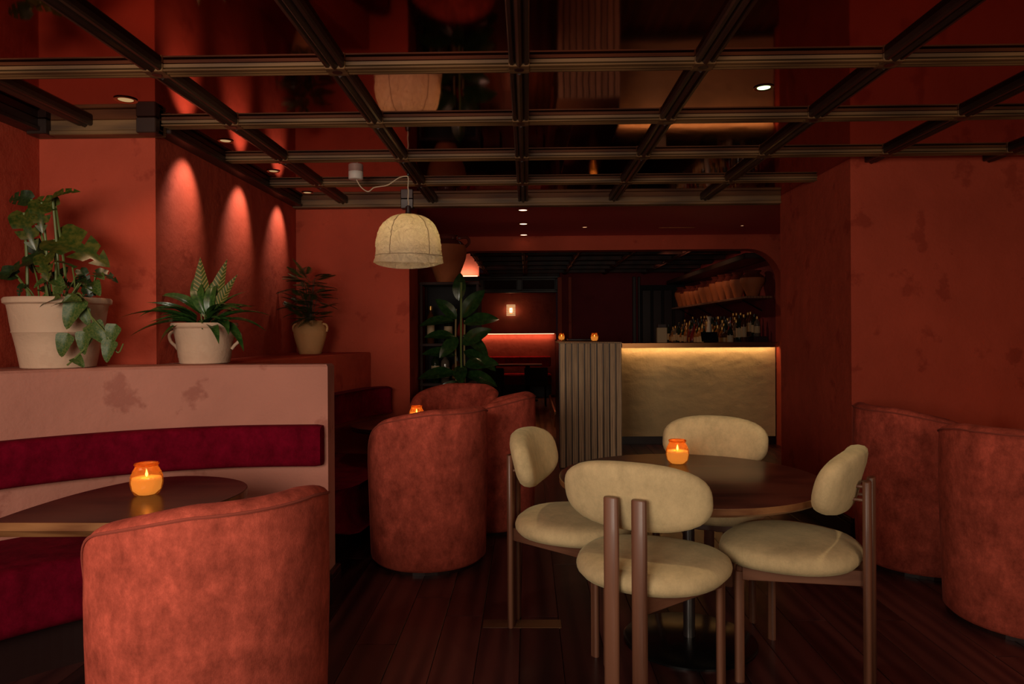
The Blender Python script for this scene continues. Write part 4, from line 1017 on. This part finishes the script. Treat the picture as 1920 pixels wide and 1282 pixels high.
rl = random.Random(21)
for k in range(22):
    a = rl.uniform(0, 2 * PI); r_ = rl.uniform(0.02, 0.13); b0 = Vector((r_ * math.cos(a) * 1.1, r_ * math.sin(a) * 0.7, 0.29))
    t0 = b0 + Vector((rl.uniform(-0.06, 0.10), rl.uniform(-0.06, 0.04), rl.uniform(0.04, 0.22)))
    stem(m1, [tuple(b0), tuple((b0 + t0) / 2 + Vector((0.01, 0, 0.01))), tuple(t0)], 0.0035)
    place_leaf(het if rl.random() < 0.3 else mon2, m1, t0, (rl.uniform(-0.6, 1.0), rl.uniform(-0.8, 0.2), rl.uniform(-0.5, 0.4)), (0, -0.5, 0.8), rl.uniform(0.06, 0.11))
# trailing vine over the right rim
vine = catmull([(0.10, -0.08, 0.30), (0.18, -0.14, 0.345), (0.225, -0.17, 0.32), (0.262, -0.17, 0.24), (0.275, -0.16, 0.18), (0.262, -0.18, 0.12), (0.20, -0.19, 0.05), (0.165, -0.19, 0.02)], 6)
MB().tube([tuple(p) for p in vine], 0.0042, 7).obj('vine', M['stem'], m1, True)
vine2 = catmull([(0.262, -0.17, 0.24), (0.30, -0.18, 0.205), (0.34, -0.19, 0.165), (0.375, -0.19, 0.10), (0.40, -0.19, 0.075), (0.415, -0.18, 0.115)], 5)
MB().tube([tuple(p) for p in vine2], 0.003, 6).obj('vine', M['stem'], m1, True)
for (b0, d, nrm, sc) in [((0.215, -0.175, 0.315), (-0.30, -0.35, -0.75), (0.1, -1, 0.3), 0.165), ((0.225, -0.17, 0.27), (0.25, -0.1, -0.6), (0.3, -0.9, 0.2), 0.09),
                         ((0.165, -0.19, 0.155), (-0.25, -0.2, -0.9), (0.2, -1, 0.1), 0.12), ((0.245, -0.185, 0.165), (-0.10, -0.2, -0.9), (0, -1, 0.2), 0.115),
                         ((0.27, -0.175, 0.20), (0.55, -0.2, -0.55), (0.2, -0.9, 0.5), 0.13), ((0.385, -0.19, 0.195), (-0.2, -0.1, -0.6), (0.2, -0.8, 0.5), 0.11),
                         ((0.37, -0.195, 0.125), (-0.15, -0.3, -0.8), (0.1, -1, 0.2), 0.11), ((0.20, -0.19, 0.05), (0.35, -0.2, -0.15), (0, -0.6, 0.8), 0.08),
                         ((0.13, -0.18, 0.30), (0.7, -0.4, 0.25), (0, -0.6, 0.8), 0.15), ((0.06, -0.16, 0.30), (0.6, -0.6, 0.35), (0, -0.7, 0.7), 0.13)]:
    place_leaf(het, m1, b0, d, nrm, sc * 0.9)
# ---- middle pot: lance-leaved plant
m2 = thing('potted_calathea', 'chalky two-handled pot of lance-leaved plant with striped leaves', 'potted plant', (-1.708, 3.68, 1.19))
pot_thing(m2, [(0.118, 0), (0.124, 0.004), (0.128, 0.03), (0.130, 0.034), (0.136, 0.08), (0.142, 0.12), (0.150, 0.165), (0.152, 0.185), (0.163, 0.192), (0.167, 0.203), (0.163, 0.214), (0.150, 0.212), (0.146, 0.19)], 'pot', 0.185, 0.147,
          handle=([PI * 1.02, PI * 0.02], [(0.150, 0.165), (0.172, 0.165), (0.185, 0.145), (0.176, 0.115), (0.155, 0.095), (0.140, 0.075)], 0.0085))
lan = leaf_mesh('leaf', M['leaf_lily'], 1.0, 0.20, 'lance', 0.55, 0.45, 0.03, 12)
lan2 = leaf_mesh('leaf', M['leaf_lily'], 1.0, 0.26, 'lance', 0.9, 0.4, 0.03, 12)
lst = leaf_mesh('leaf', M['leaf_stripe'], 1.0, 0.30, 'lance', 0.15, 0.3, 0.03, 12)
for (b0, d, sc, me, nrm) in [((-0.03, -0.02, 0.22), (-0.9, -0.75, 0.62), 0.38, lan, (0, 0, 1)), ((-0.02, -0.03, 0.21), (-0.85, -0.8, 0.28), 0.35, lan, (0, 0, 1)), ((-0.02, 0, 0.26), (-0.62, -0.35, 0.95), 0.30, lan2, (0, -0.5, 1)),
                             ((0.0, 0.0, 0.26), (-0.32, -0.2, 1.0), 0.31, lan2, (0, -1, 0.4)), ((0.0, 0.01, 0.24), (-0.16, 0.05, 1.0), 0.34, lst, (0, -1, 0.2)), ((0.03, 0.0, 0.25), (0.02, -0.3, 1.0), 0.26, lan2, (0, -1, 0.4)),
                             ((0.035, 0.01, 0.24), (0.16, 0.05, 1.0), 0.33, lst, (-0.2, -1, 0.1)), ((0.04, 0, 0.23), (0.5, -0.15, 0.95), 0.28, lst, (-0.3, -1, 0.3)), ((0.04, 0, 0.21), (1.0, -0.2, 0.62), 0.36, lan, (0, 0, 1)),
                             ((0.04, -0.01, 0.21), (1.0, -0.3, 0.34), 0.36, lan, (0, 0, 1)), ((0.05, -0.03, 0.20), (0.95, -0.6, 0.30), 0.33, lan2, (0, 0, 1)), ((0.03, -0.06, 0.20), (0.75, -0.8, 0.30), 0.24, lan2, (0, 0, 1)),
                             ((-0.03, -0.06, 0.20), (-0.6, -0.8, 0.35), 0.20, lan2, (0, 0, 1)), ((0.0, 0.04, 0.21), (-0.5, 0.3, 0.9), 0.24, lan, (0, 0, 1)), ((0.02, 0.04, 0.21), (0.6, 0.6, 0.9), 0.28, lan, (0, 0, 1)),
                             ((-0.05, -0.02, 0.2), (-0.9, -0.6, 0.15), 0.22, lan2, (0, 0, 1)), ((0.07, -0.03, 0.2), (0.7, -0.9, 0.6), 0.2, lan2, (0, -0.3, 1)), ((0.10, -0.04, 0.21), (0.45, -0.6, 0.3), 0.2, lan2, (0, 0, 1))]:
    stem(m2, [(b0[0] * 0.6, b0[1] * 0.6, 0.183), ((b0[0] * 0.8, b0[1] * 0.8, (b0[2] + 0.183) / 2)), b0], 0.0035); place_leaf(me, m2, b0, d, nrm, sc)
for k in range(16):
    a = rl.uniform(-0.5, PI + 0.5) + PI; sd_ = 1 if k % 2 else -1
    place_leaf(lan if k % 3 else lan2, m2, (0.03 * sd_, -0.02, 0.20 + 0.003 * k), (sd_ * rl.uniform(0.35, 0.8), rl.uniform(-1.0, -0.6) if sd_ < 0 else rl.uniform(-0.9, -0.1), rl.uniform(0.45, 1.2)), (0, -0.4, 1), rl.uniform(0.2, 0.31))
for k in range(14):
    a = rl.uniform(0, 2 * PI); b0 = (0.05 * math.cos(a), 0.05 * math.sin(a), 0.19)
    place_leaf(lan2, m2, b0, (math.cos(a) * (0.45 if math.cos(a) < 0 else 1), math.sin(a) - 0.3, rl.uniform(0.5, 1.6)), (0, -0.5, 1), rl.uniform(0.10, 0.19))
# ---- palm jar
m3 = thing('potted_palm', 'sandstone two-handled jar of feathery parlour palm on the corner ledge', 'potted plant', (-1.668, 5.36, 1.185))
pot_thing(m3, [(0.078, 0), (0.083, 0.004), (0.090, 0.03), (0.112, 0.10), (0.124, 0.15), (0.126, 0.175), (0.118, 0.205), (0.100, 0.228), (0.093, 0.236), (0.092, 0.244), (0.099, 0.25), (0.099, 0.256), (0.088, 0.256), (0.084, 0.235)], 'pot_tan', 0.235, 0.085,
          handle=([PI, 0], [(0.098, 0.232), (0.122, 0.225), (0.132, 0.200), (0.126, 0.172)], 0.009))
def frond(n=11, L=1.0):
    mb_ = MB(); pts = [(0, L * s, -0.35 * L * s * s) for s in [k / 10 for k in range(11)]]
    mb_.tube(pts, 0.006, 5)
    for k in range(1, n + 1):
        s = 0.15 + 0.85 * k / n; b0 = Vector((0, L * s, -0.35 * L * s * s)); l = L * 0.52 * math.sin(PI * (0.25 + 0.7 * s))
        for sg in (-1, 1):
            d = Vector((sg * 0.85, 0.6, -0.35)).normalized(); sd = d.cross(Vector((0, 0, 1))).normalized() * 0.036 * L
            p = [b0, b0 + d * l * 0.4 + sd, b0 + d * l, b0 + d * l * 0.4 - sd]
            mb_.add(p, [(0, 1, 2, 3)])
    return mb_.mesh('frond', M['leaf_palm'], True, 80)
frd = frond()
for k in range(54):
    a = rl.uniform(0, 2 * PI); u = k / 54
    z1_ = 0.26 + 0.33 * u; r1 = 0.02 + 0.06 * rl.random()
    tp_ = (r1 * math.cos(a) - 0.01, r1 * math.sin(a) * 0.6, z1_)
    if k % 2 == 0: stem(m3, [(0.02 * math.cos(a), 0.02 * math.sin(a), 0.235), (0.5 * tp_[0], 0.5 * tp_[1], (z1_ + 0.235) / 2), tp_], 0.003, 'bark')
    a2 = a if rl.random() < 0.7 else rl.uniform(0, 2 * PI)
    place_leaf(frd, m3, tp_, (math.cos(a2) * (0.55 if math.cos(a2) < 0 else 1), math.sin(a2) * 0.7 - 0.2, rl.uniform(-0.1, 0.8)), (0, 0, 1), rl.uniform(0.12, 0.18), 'frond')
for d in ((-0.5, -0.9, 0.35), (-0.5, -0.6, 0.9), (-0.3, -0.2, 1.2), (0.9, -0.2, 0.6)): place_leaf(frd, m3, (0.0, 0, 0.55), d, (0, 0, 1), 0.20, 'frond')
for d in ((-0.8, -0.6, -0.1), (-0.3, -0.9, -0.2), (0.4, -0.9, -0.15), (0.8, -0.5, 0.1)): place_leaf(frd, m3, (0.01, -0.05, 0.29), d, (0, 0, 1), 0.15, 'frond')
# ---- rubber fig on the floor
m4 = thing('rubber_fig', 'tall dark rubber fig with glossy oval leaves beside the shelf rack', 'potted plant', (-0.595, 6.135, 0))
pot_thing(m4, [(0.10, 0), (0.115, 0.02), (0.135, 0.25), (0.142, 0.32), (0.134, 0.325), (0.127, 0.30)], 'glaze', 0.29, 0.128)
fig = leaf_mesh('leaf', M['leaf_fig'], 1.0, 0.46, 'oval', 0.35, 0.25, 0.02, 12)
for i, (x, y) in enumerate(((-0.03, 0), (0.02, -0.02), (0.045, 0.02))):
    stem(m4, [(x, y, 0.29), (x + 0.004, y, 0.8), (x - 0.002, y, 1.2), (x + 0.004, y, (1.55, 1.78, 1.45)[i])], 0.008 if i != 1 else 0.009, 'cane' if i != 1 else 'stem')
for (b0, d, nrm, sc) in [((0.0, -0.02, 1.62), (0.05, -0.1, 1.0), (0, -1, 0.1), 0.24), ((0.03, -0.02, 1.47), (0.55, -0.25, 0.85), (-0.3, -1, 0.3), 0.30), ((-0.02, -0.02, 1.46), (-0.6, -0.3, 0.75), (0.3, -1, 0.4), 0.24),
                         ((-0.04, 0, 1.44), (-1.0, -0.2, 0.1), (0, -0.55, 0.85), 0.30), ((0.04, -0.01, 1.42), (1.0, -0.2, 0.30), (0, -0.7, 0.6), 0.30), ((0.03, 0, 1.32), (1.0, -0.2, -0.55), (0, -0.6, 0.8), 0.28),
                         ((-0.03, -0.02, 1.30), (-1.0, -0.4, 0.25), (0, -0.6, 0.8), 0.26), ((-0.01, -0.03, 1.30), (-0.45, -0.6, -0.5), (0.2, -0.9, 0.4), 0.24), ((0.03, -0.03, 1.24), (0.75, -0.4, 0.5), (-0.2, -1, 0.4), 0.28),
                         ((-0.03, -0.02, 1.14), (-1.0, -0.4, 0.3), (0, -0.6, 0.8), 0.28), ((0.04, -0.02, 1.18), (1.0, -0.4, -0.35), (0, -0.6, 0.8), 0.32), ((0.05, -0.02, 1.06), (0.9, -0.5, 0.2), (0, -0.8, 0.6), 0.30),
                         ((0.04, -0.02, 0.98), (1.0, -0.3, -0.15), (0, -0.6, 0.8), 0.30), ((-0.03, -0.02, 0.98), (-1.0, -0.4, 0.1), (0, -0.6, 0.8), 0.32), ((-0.02, -0.03, 0.92), (-0.5, -0.7, -0.45), (0, -0.9, 0.4), 0.26),
                         ((0.02, -0.03, 0.90), (0.4, -0.8, -0.4), (0, -0.9, 0.4), 0.26), ((-0.03, -0.02, 0.80), (-0.95, -0.3, 0.2), (0, -0.6, 0.8), 0.30), ((0.04, -0.02, 0.82), (1.0, -0.2, 0.0), (0, -0.6, 0.8), 0.32),
                         ((0.01, -0.03, 0.78), (0.5, -0.7, 0.2), (0, -0.8, 0.6), 0.28), ((0.05, 0.02, 1.25), (0.9, 0.3, -0.4), (0, 0, 1), 0.28), ((0.0, 0.02, 1.05), (0.1, -0.9, -0.3), (0, -1, 0.2), 0.26),
                         ((-0.02, 0.02, 1.2), (-0.8, 0.5, 0.2), (0, 0, 1), 0.26), ((0.03, 0.02, 0.7), (0.8, -0.6, -0.1), (0, -0.6, 0.8), 0.28), ((-0.03, 0.0, 0.68), (-0.8, -0.6, 0.0), (0, -0.6, 0.8), 0.28)]:
    place_leaf(fig, m4, b0, (d[0], d[1] * (0.35 if b0[2] < 1.0 else 1), d[2]), nrm, sc * 1.07)
